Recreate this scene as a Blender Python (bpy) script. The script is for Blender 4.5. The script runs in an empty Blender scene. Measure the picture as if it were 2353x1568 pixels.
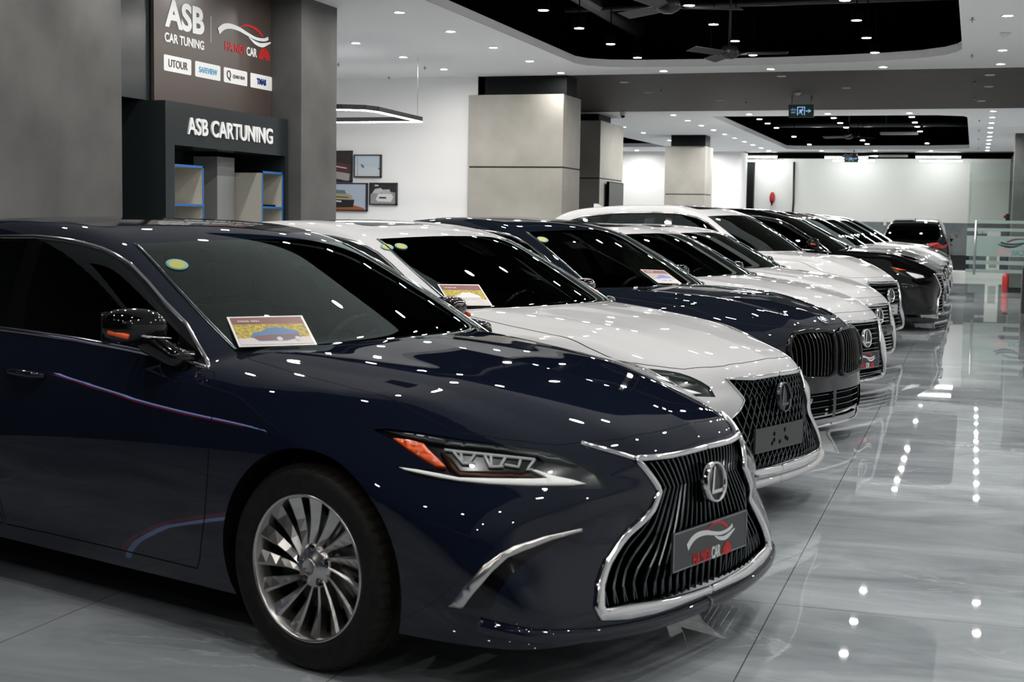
import bpy, math, random
import numpy as np
from mathutils import Vector, Matrix
from mathutils.geometry import delaunay_2d_cdt

C = bpy.context.scene.collection
PI = math.pi
random.seed(7)

# ---------------------------------------------------------------- camera
# world: X to the right along the hall, Y into the hall, Z up; camera above the origin
EYE = 1.447
cam = bpy.data.objects.new('camera', bpy.data.cameras.new('camera'))
C.objects.link(cam)
pitch, roll, yaw = 0.08527854, 0.01585616, 0.3163321
fw = Vector((-math.sin(yaw)*math.cos(pitch), math.cos(yaw)*math.cos(pitch), -math.sin(pitch)))
rt = Vector((math.cos(yaw), math.sin(yaw), 0)); dn = fw.cross(rt)
r2 = math.cos(roll)*rt-math.sin(roll)*dn; d2 = math.sin(roll)*rt+math.cos(roll)*dn
cam.matrix_world = Matrix((( r2.x, -d2.x, -fw.x, 0), (r2.y, -d2.y, -fw.y, 0), (r2.z, -d2.z, -fw.z, EYE), (0, 0, 0, 1)))
cam.data.sensor_width = 36
cam.data.lens = 3229.6/2353*36
cam.data.clip_start = .05; cam.data.clip_end = 200
cam.data.dof.use_dof = True
cam.data.dof.focus_distance = 8.6
cam.data.dof.aperture_fstop = 6.0
bpy.context.scene.camera = cam

# ---------------------------------------------------------------- world, exposure
W = bpy.data.worlds.new('world'); bpy.context.scene.world = W; W.use_nodes = True
bg = W.node_tree.nodes['Background']; bg.inputs[0].default_value = (.55, .6, .68, 1); bg.inputs[1].default_value = .10
vs = bpy.context.scene.view_settings
vs.view_transform = 'Standard'; vs.look = 'None'; vs.gamma = 1; vs.use_curve_mapping = False
vs.exposure = 0.0
LAMP = 650.0          # emission of the ceiling lamps' diffusers

# ---------------------------------------------------------------- helpers
def tag(o, label, cat, group=None):
    o['label'] = label; o['category'] = cat
    if group: o['group'] = group
    return o
def empty(name, loc=(0, 0, 0), rz=0):
    o = bpy.data.objects.new(name, None); C.objects.link(o)
    o.location = loc; o.rotation_euler = (0, 0, rz); o.empty_display_size = .2
    return o
def link(name, me, parent=None):
    o = bpy.data.objects.new(name, me); C.objects.link(o)
    if parent is not None: o.parent = parent
    return o
def mesh(name, V, F, mats, parent=None, mi=None, smooth=False, normals=None):
    me = bpy.data.meshes.new(name)
    me.from_pydata([tuple(map(float, v)) for v in V], [], [tuple(int(i) for i in f) for f in F])
    for m in (mats if isinstance(mats, (list, tuple)) else [mats]): me.materials.append(m)
    if mi is not None: me.polygons.foreach_set('material_index', [int(i) for i in mi])
    if smooth or normals is not None: me.polygons.foreach_set('use_smooth', [True]*len(me.polygons))
    me.update()
    if normals is not None and len(normals) == len(me.vertices):
        me.normals_split_custom_set_from_vertices([tuple(map(float, n)) for n in normals])
    return link(name, me, parent)
class MB:
    """collects shapes into one mesh"""
    def __init__(s): s.V = []; s.F = []; s.M = []; s.S = []
    def add(s, V, F, m=0, sm=False):
        b = len(s.V); s.V += [tuple(map(float, v)) for v in V]; s.F += [tuple(int(i)+b for i in f) for f in F]; s.M += [m]*len(F); s.S += [sm]*len(F)
        return s
    def box(s, a, b, m=0):
        x0, y0, z0 = a; x1, y1, z1 = b
        V = [(x0, y0, z0), (x1, y0, z0), (x1, y1, z0), (x0, y1, z0), (x0, y0, z1), (x1, y0, z1), (x1, y1, z1), (x0, y1, z1)]
        return s.add(V, [(3, 2, 1, 0), (4, 5, 6, 7), (0, 1, 5, 4), (1, 2, 6, 5), (2, 3, 7, 6), (3, 0, 4, 7)], m)
    def prism(s, poly, z0, z1, m=0, axis=2):
        """polygon extruded along axis; poly counter-clockwise seen from +axis"""
        n = len(poly)
        def pt(p, z):
            return (p[0], p[1], z) if axis == 2 else ((z, p[0], p[1]) if axis == 0 else (p[0], z, p[1]))
        V = [pt(p, z0) for p in poly]+[pt(p, z1) for p in poly]
        F = [tuple(range(n-1, -1, -1)), tuple(range(n, 2*n))]+[(i, (i+1) % n, n+(i+1) % n, n+i) for i in range(n)]
        if axis == 1: F = [f[::-1] for f in F]
        return s.add(V, F, m)
    def lathe(s, prof, n=32, m=0, axis='z', c=(0, 0, 0), sm=True, closed=False):
        """prof: (radius, height)"""
        V = []; F = []
        for i in range(n):
            a = 2*PI*i/n
            for r, h in prof:
                x, y = r*math.cos(a), r*math.sin(a)
                p = {'z': (x, y, h), 'y': (x, h, y), 'x': (h, x, y)}[axis]
                V.append((p[0]+c[0], p[1]+c[1], p[2]+c[2]))
        k = len(prof)
        for i in range(n):
            j = (i+1) % n
            for q in range(k-1 if not closed else k):
                q2 = (q+1) % k
                f = (i*k+q, j*k+q, j*k+q2, i*k+q2)
                F.append(f if axis != 'y' else f[::-1])
        return s.add(V, F, m, sm)
    def tube(s, pts, r, n=8, m=0, sm=True, cap=True):
        P = [Vector(p) for p in pts]; R = r if isinstance(r, (list, tuple)) else [r]*len(P)
        V = []; F = []; up = Vector((0, 0, 1))
        for i, p in enumerate(P):
            t = (P[min(i+1, len(P)-1)]-P[max(i-1, 0)]).normalized()
            if i == 0:
                a = t.cross(up) if abs(t.dot(up)) < .95 else t.cross(Vector((1, 0, 0)))
            else: a = a-t*a.dot(t)
            a.normalize(); b = t.cross(a)
            for k in range(n):
                w = 2*PI*k/n; V.append(p+(a*math.cos(w)+b*math.sin(w))*R[i])
        for i in range(len(P)-1):
            for k in range(n):
                k2 = (k+1) % n; F.append((i*n+k, i*n+k2, (i+1)*n+k2, (i+1)*n+k))
        if cap: F += [tuple(range(n-1, -1, -1)), tuple((len(P)-1)*n+k for k in range(n))]
        return s.add(V, F, m, sm)
    def build(s, name, mats, parent=None, smooth=None, bevel=0):
        me = bpy.data.meshes.new(name)
        me.from_pydata(s.V, [], s.F)
        for m in (mats if isinstance(mats, (list, tuple)) else [mats]): me.materials.append(m)
        me.polygons.foreach_set('material_index', s.M)
        me.polygons.foreach_set('use_smooth', s.S if smooth is None else [smooth]*len(s.F))
        me.update()
        o = link(name, me, parent)
        if bevel:
            b = o.modifiers.new('bevel', 'BEVEL'); b.width = bevel; b.segments = 2; b.limit_method = 'ANGLE'
        return o
def text_mesh(txt, size, depth=.004, bold=0, sx=1.0, spacing=1.0, align='CENTER', fit=None):
    """builds lettering as mesh data in the XY plane, centred"""
    cu = bpy.data.curves.new('lettering', 'FONT'); cu.body = txt; cu.size = size; cu.extrude = depth/2
    cu.align_x = align; cu.align_y = 'CENTER'; cu.offset = bold; cu.space_character = spacing; cu.resolution_u = 4
    o = bpy.data.objects.new('lettering', cu); C.objects.link(o)
    dg = bpy.context.evaluated_depsgraph_get(); dg.update()
    me = bpy.data.meshes.new_from_object(o.evaluated_get(dg))
    bpy.data.objects.remove(o); me.transform(Matrix.Diagonal((sx, 1, 1, 1)))
    if fit:      # exact width and height
        v = np.array([tuple(p.co) for p in me.vertices]); a, b = v.min(0), v.max(0)
        me.transform(Matrix.Diagonal((fit[0]/(b[0]-a[0]), fit[1]/(b[1]-a[1]), 1, 1)) @ Matrix.Translation((-(a[0]+b[0])/2, -(a[1]+b[1])/2, 0)))
    return me
def text_obj(name, txt, size, mat, mw, parent=None, **k):
    """lettering placed with matrix mw (local to parent)"""
    me = text_mesh(txt, size, **k); me.transform(mw); me.materials.clear(); me.materials.append(mat)
    return link(name, me, parent)
def basis(o, x, y):
    x = Vector(x).normalized(); y = Vector(y).normalized(); z = x.cross(y)
    return Matrix(((x.x, y.x, z.x, o[0]), (x.y, y.y, z.y, o[1]), (x.z, y.z, z.z, o[2]), (0, 0, 0, 1)))
# ---------------------------------------------------------------- materials
def pm(name, col=(.8, .8, .8), rough=.5, metal=0, spec=.5, coat=0, coatr=.03, emis=None, es=1.0, trans=0, ior=1.45):
    m = bpy.data.materials.new(name); m.use_nodes = True
    b = m.node_tree.nodes['Principled BSDF']
    b.inputs['Base Color'].default_value = (*col, 1); b.inputs['Roughness'].default_value = rough
    b.inputs['Metallic'].default_value = metal; b.inputs['Specular IOR Level'].default_value = spec
    b.inputs['Coat Weight'].default_value = coat; b.inputs['Coat Roughness'].default_value = coatr
    b.inputs['IOR'].default_value = ior; b.inputs['Transmission Weight'].default_value = trans
    if emis: b.inputs['Emission Color'].default_value = (*emis, 1); b.inputs['Emission Strength'].default_value = es
    return m
def nodes(m): return m.node_tree.nodes, m.node_tree.links
def noise_mat(name, c0, c1, scale=4, rough=.6, detail=6, spec=.3, bump=0, stops=(.35, .65), distort=0):
    m = pm(name, c0, rough, spec=spec); n, l = nodes(m); b = n['Principled BSDF']
    tc = n.new('ShaderNodeTexCoord'); ns = n.new('ShaderNodeTexNoise'); ns.inputs['Scale'].default_value = scale; ns.inputs['Detail'].default_value = detail
    ns.inputs['Distortion'].default_value = distort
    r = n.new('ShaderNodeValToRGB'); r.color_ramp.elements[0].color = (*c0, 1); r.color_ramp.elements[1].color = (*c1, 1)
    r.color_ramp.elements[0].position, r.color_ramp.elements[1].position = stops
    l.new(tc.outputs['Object'], ns.inputs['Vector']); l.new(ns.outputs['Fac'], r.inputs[0]); l.new(r.outputs[0], b.inputs['Base Color'])
    if bump:
        bp = n.new('ShaderNodeBump'); bp.inputs['Strength'].default_value = bump; bp.inputs['Distance'].default_value = .02
        l.new(ns.outputs['Fac'], bp.inputs['Height']); l.new(bp.outputs[0], b.inputs['Normal'])
    return m
def paint(name, col, metal=.0, rough=.35, coat=1.0):
    m = pm(name, col, rough, metal, spec=.0, coat=coat, coatr=.012)
    n, l = nodes(m); b = n['Principled BSDF']          # fine metallic flake
    tc = n.new('ShaderNodeTexCoord'); ns = n.new('ShaderNodeTexNoise'); ns.inputs['Scale'].default_value = 900
    r = n.new('ShaderNodeMapRange'); r.inputs['To Min'].default_value = rough-.05; r.inputs['To Max'].default_value = rough+.08
    l.new(tc.outputs['Object'], ns.inputs['Vector']); l.new(ns.outputs['Fac'], r.inputs['Value']); l.new(r.outputs[0], b.inputs['Roughness'])
    return m
def glass(name, tint, refl=1.0, rough=.0):
    """thin window glass: tinted see-through plus mirror reflection by angle"""
    m = bpy.data.materials.new(name); m.use_nodes = True; n, l = nodes(m); n.remove(n['Principled BSDF'])
    t = n.new('ShaderNodeBsdfTransparent'); t.inputs[0].default_value = (*tint, 1)
    g = n.new('ShaderNodeBsdfGlossy'); g.inputs['Roughness'].default_value = rough; g.inputs[0].default_value = (refl*.86, refl, refl*.97, 1)
    fr = n.new('ShaderNodeFresnel'); fr.inputs[0].default_value = 1.52
    mu = n.new('ShaderNodeMath'); mu.operation = 'MULTIPLY'; mu.use_clamp = True; mu.inputs[1].default_value = 1.7; l.new(fr.outputs[0], mu.inputs[0])   # both faces of the pane
    x = n.new('ShaderNodeMixShader'); l.new(mu.outputs[0], x.inputs[0]); l.new(t.outputs[0], x.inputs[1]); l.new(g.outputs[0], x.inputs[2])
    l.new(x.outputs[0], n['Material Output'].inputs[0])
    return m
M = {}
M['navy'] = paint('navy_paint', (.0055, .0082, .018), rough=.45)
M['white'] = paint('white_paint', (.56, .565, .575), rough=.4)
M['blue_grey'] = paint('dark_blue_paint', (.007, .0095, .0155), rough=.45)
M['black'] = paint('black_paint', (.0022, .0022, .0026), rough=.45)
M['gap'] = pm('shadow_gap_rubber', (.004, .004, .004), .8, spec=.1)
M['plastic'] = pm('black_plastic', (.006, .006, .007), .35, spec=.3)
M['gloss'] = pm('gloss_black', (.003, .003, .004), .06, spec=.5)
M['chrome'] = pm('chrome', (.72, .72, .73), .09, 1)
M['dchrome'] = pm('dark_chrome', (.11, .128, .135), .18, 1)
M['satin'] = pm('satin_silver', (.58, .57, .56), .27, 1)
M['rubber'] = noise_mat('tyre_rubber', (.006, .006, .006), (.012, .0117, .011), 30, .6, spec=.25)
M['tread'] = pm('tyre_tread', (.020, .018, .014), .75, spec=.2)
M['disc'] = pm('brake_disc', (.2, .2, .2), .4, 1)
M['ws'] = glass('windshield_glass', (.50, .56, .54), 1.0)
M['side'] = glass('side_glass', (.10, .11, .11), .9)
M['lens'] = glass('lamp_lens', (.95, .96, .97), 1.0)
M['leather'] = noise_mat('dark_trim', (.010, .011, .011), (.018, .019, .019), 18, .6)
M['leather_tan'] = noise_mat('light_trim', (.10, .095, .08), (.14, .13, .11), 18, .6)
M['orange'] = pm('amber_lamp', (.75, .10, .012), .3, coat=.5, emis=(.75, .10, .012), es=.05)
M['drl'] = pm('white_lamp_guide', (.82, .84, .84), .35, coat=.3)
M['lampdark'] = pm('lamp_housing', (.012, .014, .015), .22, spec=.6)
M['lampband'] = pm('lamp_bezel', (.07, .08, .085), .25, .6)
M['brown'] = pm('lamp_amber_reflector', (.07, .028, .016), .3, .4)
M['red'] = pm('red_lamp', (.22, .008, .008), .15, coat=1, emis=(.6, .02, .02), es=.06)
M['platec'] = pm('plate_dark', (.035, .037, .039), .3)
M['plateb'] = pm('plate_blue_edge', (.2, .24, .3), .4)
M['lwhite'] = pm('letter_white', (.75, .77, .78), .45)
M['lred'] = pm('letter_red', (.55, .012, .015), .45)
M['lgrey'] = pm('letter_grey', (.36, .38, .40), .4)
# ---------------------------------------------------------------- car body surfaces
def spl(pts):
    """natural cubic spline through pts, tabulated"""
    P = np.array(pts, float); P = P[np.argsort(P[:, 0])]
    x, y = P[:, 0], P[:, 1]; n = len(x); h = np.diff(x)
    A = np.eye(n); b = np.zeros(n)
    for i in range(1, n - 1):
        A[i, i-1] = h[i-1]; A[i, i] = 2*(h[i-1]+h[i]); A[i, i+1] = h[i]
        b[i] = 6*((y[i+1]-y[i])/h[i]-(y[i]-y[i-1])/h[i-1])
    m = np.linalg.solve(A, b)
    X = np.linspace(x[0], x[-1], 1500); k = np.clip(np.searchsorted(x, X)-1, 0, n-2)
    t = X-x[k]; u = x[k+1]-X; H = h[k]
    Y = m[k]*u**3/(6*H)+m[k+1]*t**3/(6*H)+(y[k]/H-m[k]*H/6)*u+(y[k+1]/H-m[k+1]*H/6)*t
    s0 = (Y[1]-Y[0])/(X[1]-X[0]); s1 = (Y[-1]-Y[-2])/(X[-1]-X[-2])
    def f(v):
        v = np.asarray(v, float)
        return np.interp(v, X, Y)+np.minimum(v-X[0], 0)*s0+np.maximum(v-X[-1], 0)*s1
    return f

def smax(a, b, k):
    h = np.maximum(k-np.abs(a-b), 0)/k
    return np.maximum(a, b)+h*h*h*k/6.0
def smin(a, b, k):
    return -smax(-a, -b, k)
def bump(v, c, w):
    return np.exp(-((v-c)/w)**2)
def sstep(a, b, v):
    t = np.clip((v-a)/(b-a), 0, 1); return t*t*(3-2*t)

class Shape:
    xn, xr, z0 = 0.30, -3.2, 0.55
    def __init__(s, d):
        s.d = d
        for k in ('W', 'sec', 'Fc', 'Fd', 'Fm', 'Rc', 'Rd', 'T', 'Td', 'G', 'S'):
            setattr(s, 'f'+k, spl(d[k]))
        for k in ('xn', 'xr', 'z0'):
            if k in d: setattr(s, k, d[k])
    def f(s, x, y, z):
        d = s.d; y = np.abs(y)
        side = y-(s.fW(x)-s.fsec(z))
        T = s.fT(x)-s.fTd(y)*(1+d.get('tf', 1.0)*sstep(.2, .95, x))
        c = d.get('crest')
        if c:
            yl = c[0]+c[1]*(0.85-x)
            T = T+c[2]*bump(y, yl, c[3])-c[4]*np.clip(y-yl, 0, .12)*sstep(-.6, -.2, x)
        top = z-T
        F = s.fFc(z)-s.fFd(y)*s.fFm(z)
        r = d.get('ridge')   # fascia crease: z at y .3 / .8, depth below, depth above
        if r:
            zc = r[0]+(r[1]-r[0])*(y-.3)/.5
            w = sstep(.30, .42, y)*(1-sstep(.93, 1.0, y))
            q = zc-z
            F = F-w*(r[2]*sstep(0, .16, q)*(1-sstep(.16, .42, q))+r[3]*sstep(0, .05, -q))
        fr = x-F
        rr = (s.fRc(z)+s.fRd(y))-x
        lo = smax(smax(side, fr, d.get('kc', .10)), rr, .12)
        lo = smax(lo, top, d.get('kt', .07))
        zr = d.get('zr', .98)
        sd = y-(s.fS(x)-(z-zr)*d.get('tum', .45)-(z-zr)**2*d.get('tum2', .25))
        yy = y
        G = s.fG(x+d.get('wc', .35)*yy*yy*sstep(-2.2, -1.4, x)-d.get('rc', .3)*yy*yy*sstep(-1.9, -2.6, x))-d.get('crown', .04)*yy*yy
        up = smax(sd, z-G, d.get('kr', .10))
        up = np.maximum(up, d.get('zg', .90)-z)
        return smin(lo, up, d.get('kj', .02))
    def solve(s, O, D, far=2.2, n=26, near=0.0, inside=False):
        """first sign change seen from outside (far) to inside along rays O+t*D"""
        N = len(O)
        if inside:      # star-shaped: bisect straight away
            lo = np.zeros(N)+near; hi = np.zeros(N)+far
        else:
            ts = np.linspace(near, far, 200); Q = O[:, None, :]+ts[None, :, None]*D[:, None, :]
            v = s.f(Q[..., 0], Q[..., 1], Q[..., 2]); c = (v[:, :-1] > 0) & (v[:, 1:] <= 0)
            k = c.argmax(1); s.found = c.any(1)
            hi = np.where(s.found, ts[k], near); lo = np.where(s.found, ts[k+1], far)
        for _ in range(n):
            m = .5*(lo+hi); v = s.f(*(O+m[:, None]*D).T) > 0
            hi = np.where(v, m, hi); lo = np.where(v, lo, m)
        return O+lo[:, None]*D
    # parameter plane <-> surface (y >= 0 half)
    L = .9
    def rays(s, U, V):
        n = len(U); O = np.zeros((n, 3)); O[:, 2] = s.z0; D = np.zeros((n, 3))
        O[:, 0] = np.clip(U, s.xr, s.xn)
        a = np.maximum(U-s.xn, 0)/s.L-np.maximum(s.xr-U, 0)/s.L
        t = V/s.L
        D[:, 0] = np.sin(a)*np.cos(t); D[:, 1] = np.cos(a)*np.cos(t); D[:, 2] = np.sin(t)
        return O, D
    def pos(s, U, V):
        O, D = s.rays(np.asarray(U, float), np.asarray(V, float))
        return s.solve(O, D, far=2.4, inside=True)
    def par(s, P):
        P = np.atleast_2d(P); x, y, z = P[:, 0], np.abs(P[:, 1]), P[:, 2]
        dx = np.maximum(x-s.xn, 0)-np.maximum(s.xr-x, 0)
        a = np.arctan2(dx, np.maximum(y, 1e-6)); a = np.where(np.abs(dx) < 1e-9, 0, a)
        U = np.clip(x, s.xr, s.xn)+a*s.L
        V = s.L*np.arctan2(z-s.z0, np.hypot(dx, y))
        return U, V
    def normal(s, P):
        e = 2e-3; g = []
        for i in range(3):
            d = np.zeros(3); d[i] = e
            g.append(s.f(*(P+d).T)-s.f(*(P-d).T))
        g = np.array(g).T
        return g/np.linalg.norm(g, axis=1)[:, None]
    def onto(s, view, pts, off=0.0):
        """view 'side' pts (x,z), 'front' pts (y,z), 'top' pts (x,y) -> surface points (y >= 0)"""
        p = np.atleast_2d(np.array(pts, float)); n = len(p); O = np.zeros((n, 3)); D = np.zeros((n, 3))
        if view == 'side':  O[:, 0] = p[:, 0]; O[:, 2] = p[:, 1]; O[:, 1] = 1.4; D[:, 1] = -1
        if view == 'front': O[:, 1] = p[:, 0]; O[:, 2] = p[:, 1]; O[:, 0] = 1.6; D[:, 0] = -1
        if view == 'rear': O[:, 1] = p[:, 0]; O[:, 2] = p[:, 1]; O[:, 0] = -5.2; D[:, 0] = 1
        if view == 'top':   O[:, 0] = p[:, 0]; O[:, 1] = p[:, 1]; O[:, 2] = 2.4; D[:, 2] = -1
        P = s.solve(O, D, far=2.4)
        return P+off*s.normal(P) if off else P

ES = dict(
    W=[(-4.0, .66), (-3.8, .79), (-3.5, .88), (-3.0, .922), (-2.4, .93), (-1.5, .928), (-.8, .925), (-.4, .925), (0, .93), (.3, .925), (.5, .905), (.65, .872), (.8, .81), (1.0, .68)],
    sec=[(.10, .08), (.2, .04), (.3, .018), (.45, .004), (.6, 0), (.75, .004), (.85, .02), (.95, .055), (1.05, .11), (1.4, .3)],
    Fc=[(.05, .80), (.12, .88), (.18, .94), (.24, .962), (.35, .972), (.5, .970), (.6, .957), (.7, .94), (.78, .905), (.84, .85), (.9, .78), (1.1, .5)],
    Fd=[(0, 0), (.2, .010), (.31, .03), (.45, .075), (.6, .155), (.7, .235), (.8, .34), (.88, .48), (.95, .65)],
    Fm=[(.1, .6), (.2, .5), (.3, .45), (.45, .62), (.6, .95), (.7, 1.3), (.8, 1.8), (1.0, 2.2)],
    Rc=[(.1, -3.8), (.25, -3.93), (.5, -4.0), (.8, -3.98), (1.0, -3.95), (1.1, -3.93), (1.3, -3.7)],
    Rd=[(0, 0), (.3, .02), (.6, .1), (.8, .25), (.92, .5)],
    T=[(-4.0, 1.09), (-3.8, 1.11), (-3.5, 1.10), (-3.0, 1.06), (-2.4, 1.03), (-1.5, 1.005), (-.8, 1.008), (-.5, 1.010), (-.3, .997), (0, .967), (.3, .931), (.5, .898), (.7, .852), (.85, .802), (.9, .775), (.96, .72), (1.1, .55)],
    Td=[(0, 0), (.2, .004), (.4, .012), (.6, .028), (.75, .05), (.87, .09), (.95, .14), (1.2, .3)],
    G=[(-4.4, .8), (-3.9, .95), (-3.55, 1.075), (-3.4, 1.14), (-3.1, 1.255), (-2.8, 1.345), (-2.5, 1.405), (-2.1, 1.437), (-1.8, 1.44), (-1.5, 1.425), (-1.25, 1.388), (-1.1, 1.345), (-.918, 1.268), (-.6, 1.118), (-.33, .985), (0, .815), (.5, .5)],
    S=[(-4.2, .55), (-3.6, .70), (-3.3, .78), (-2.8, .845), (-2, .867), (-1.2, .862), (-.8, .845), (-.5, .805), (-.3, .74), (0, .6), (.4, .3)],
    tf=3.8,
    ridge=(.625, .60, .045, .012), crest=(.32, .22, .006, .12, .05),
)

def zscale(d, k):
    """the same body stretched upwards by k"""
    o = dict(d)
    for n in ('sec', 'Fc', 'Fm', 'Rc'): o[n] = [(a*k, b) for a, b in d[n]]
    for n in ('T', 'G'): o[n] = [(a, b*k) for a, b in d[n]]
    o['Td'] = [(a, b*k) for a, b in d['Td']]
    o['zr'] = .98*k; o['tum'] = .45/k; o['tum2'] = .25/k/k; o['zg'] = .90*k; o['z0'] = .55*k
    if d.get('ridge'): r = d['ridge']; o['ridge'] = (r[0]*k, r[1]*k, r[2], r[3])
    return o
# ---------------------------------------------------------------- meshes cut from a body surface
VT = PI/2
def resamp(P, step):
    P = np.asarray(P, float); out = [P[0]]
    for a, b in zip(P[:-1], P[1:]):
        n = max(1, int(np.ceil(np.linalg.norm(b-a)/step)))
        out += [a+(b-a)*k/n for k in range(1, n+1)]
    return np.array(out)
def smooth_curve(P, step=.02, closed=False):
    """Catmull-Rom through P"""
    P = np.asarray(P, float); n = len(P)
    if n < 3: return resamp(P, step)
    Q = np.vstack([P[-1], P, P[0], P[1]]) if closed else np.vstack([2*P[0]-P[1], P, 2*P[-1]-P[-2]])
    out = []
    for i in range(n if closed else n-1):
        a, b, c, d = Q[i], Q[i+1], Q[i+2], Q[i+3]; k = max(2, int(np.linalg.norm(c-b)/step)+1)
        for t in np.linspace(0, 1, k, endpoint=False):
            out.append(.5*(2*b+(c-a)*t+(2*a-5*b+4*c-d)*t*t+(-a+3*b-3*c+d)*t**3))
    if not closed: out.append(P[-1])
    return np.array(out)
def inside(poly, U, V):
    r = np.zeros(len(U), bool); x, y = poly[:, 0], poly[:, 1]; j = len(poly)-1
    for i in range(len(poly)):
        if y[i] != y[j]:
            c = ((y[i] > V) != (y[j] > V)) & (U < (x[j]-x[i])*(V-y[i])/(y[j]-y[i])+x[i]); r ^= c
        j = i
    return r
def offset(P, d, closed):
    """shift a parameter polyline to its left by d"""
    n = len(P); out = []
    for i in range(n):
        a = P[(i-1) % n] if closed or i > 0 else P[i]; b = P[(i+1) % n] if closed or i < n-1 else P[i]
        t = b-a; t = t/max(np.linalg.norm(t), 1e-9); out.append(P[i]+d*np.array([-t[1], t[0]]))
    return np.array(out)
class Reg:
    """a region of the half body: view + points; centre=True when it is open towards the middle plane"""
    def __init__(s, S, name, view, pts, centre=False, gap=0, step=.02, smooth=False):
        s.name, s.centre = name, centre
        Vt = VT*S.L; Ue = S.xn+VT*S.L; Us = S.xr-VT*S.L
        pts = np.array(pts, float)
        p = smooth_curve(pts, step, not centre) if smooth else resamp(np.vstack([pts, pts[:1]]) if not centre else pts, step)
        if not centre and not smooth: p = p[:-1]
        P = p if view == '3d' else S.onto(view, p)
        U, V = S.par(P); q = np.stack([U, V], 1)
        if centre:
            for k in (0, -1):
                if P[k][0] <= S.xn+1e-6 and P[k][0] >= S.xr-1e-6: q[k, 1] = Vt
                elif P[k][0] > S.xn: q[k, 0] = Ue
                else: q[k, 0] = Us
        s.lines = [q]; s.P3 = P
        s.q = q
        def close(q):
            if not centre: return q
            ex = []
            kind = []
            for k in (-1, 0):
                if abs(q[k, 1]-Vt) < 1e-6: kind.append('t'); ex.append((q[k, 0], Vt+.4))
                elif q[k, 0] > 0: kind.append('f'); ex.append((Ue+.4, q[k, 1]))
                else: kind.append('r'); ex.append((Us-.4, q[k, 1]))
            mid = []
            if set(kind) == {'t', 'f'}: mid = [(Ue+.4, Vt+.4)]
            if set(kind) == {'t', 'r'}: mid = [(Us-.4, Vt+.4)]
            return np.vstack([q, [ex[0]], *[[m] for m in mid], [ex[1]]])
        s.poly = close(q); s.inner = None
        if gap:
            a = .5*np.sum(s.poly[:, 0]*np.roll(s.poly[:, 1], -1)-np.roll(s.poly[:, 0], -1)*s.poly[:, 1])
            qi = offset(q, gap*np.sign(a), not centre)
            if centre:
                for k in (0, -1):
                    if abs(q[k, 1]-Vt) < 1e-6: qi[k, 1] = Vt
                    else: qi[k, 0] = q[k, 0]
            s.lines.append(qi); s.inner = close(qi)
CUTS = {}
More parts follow.
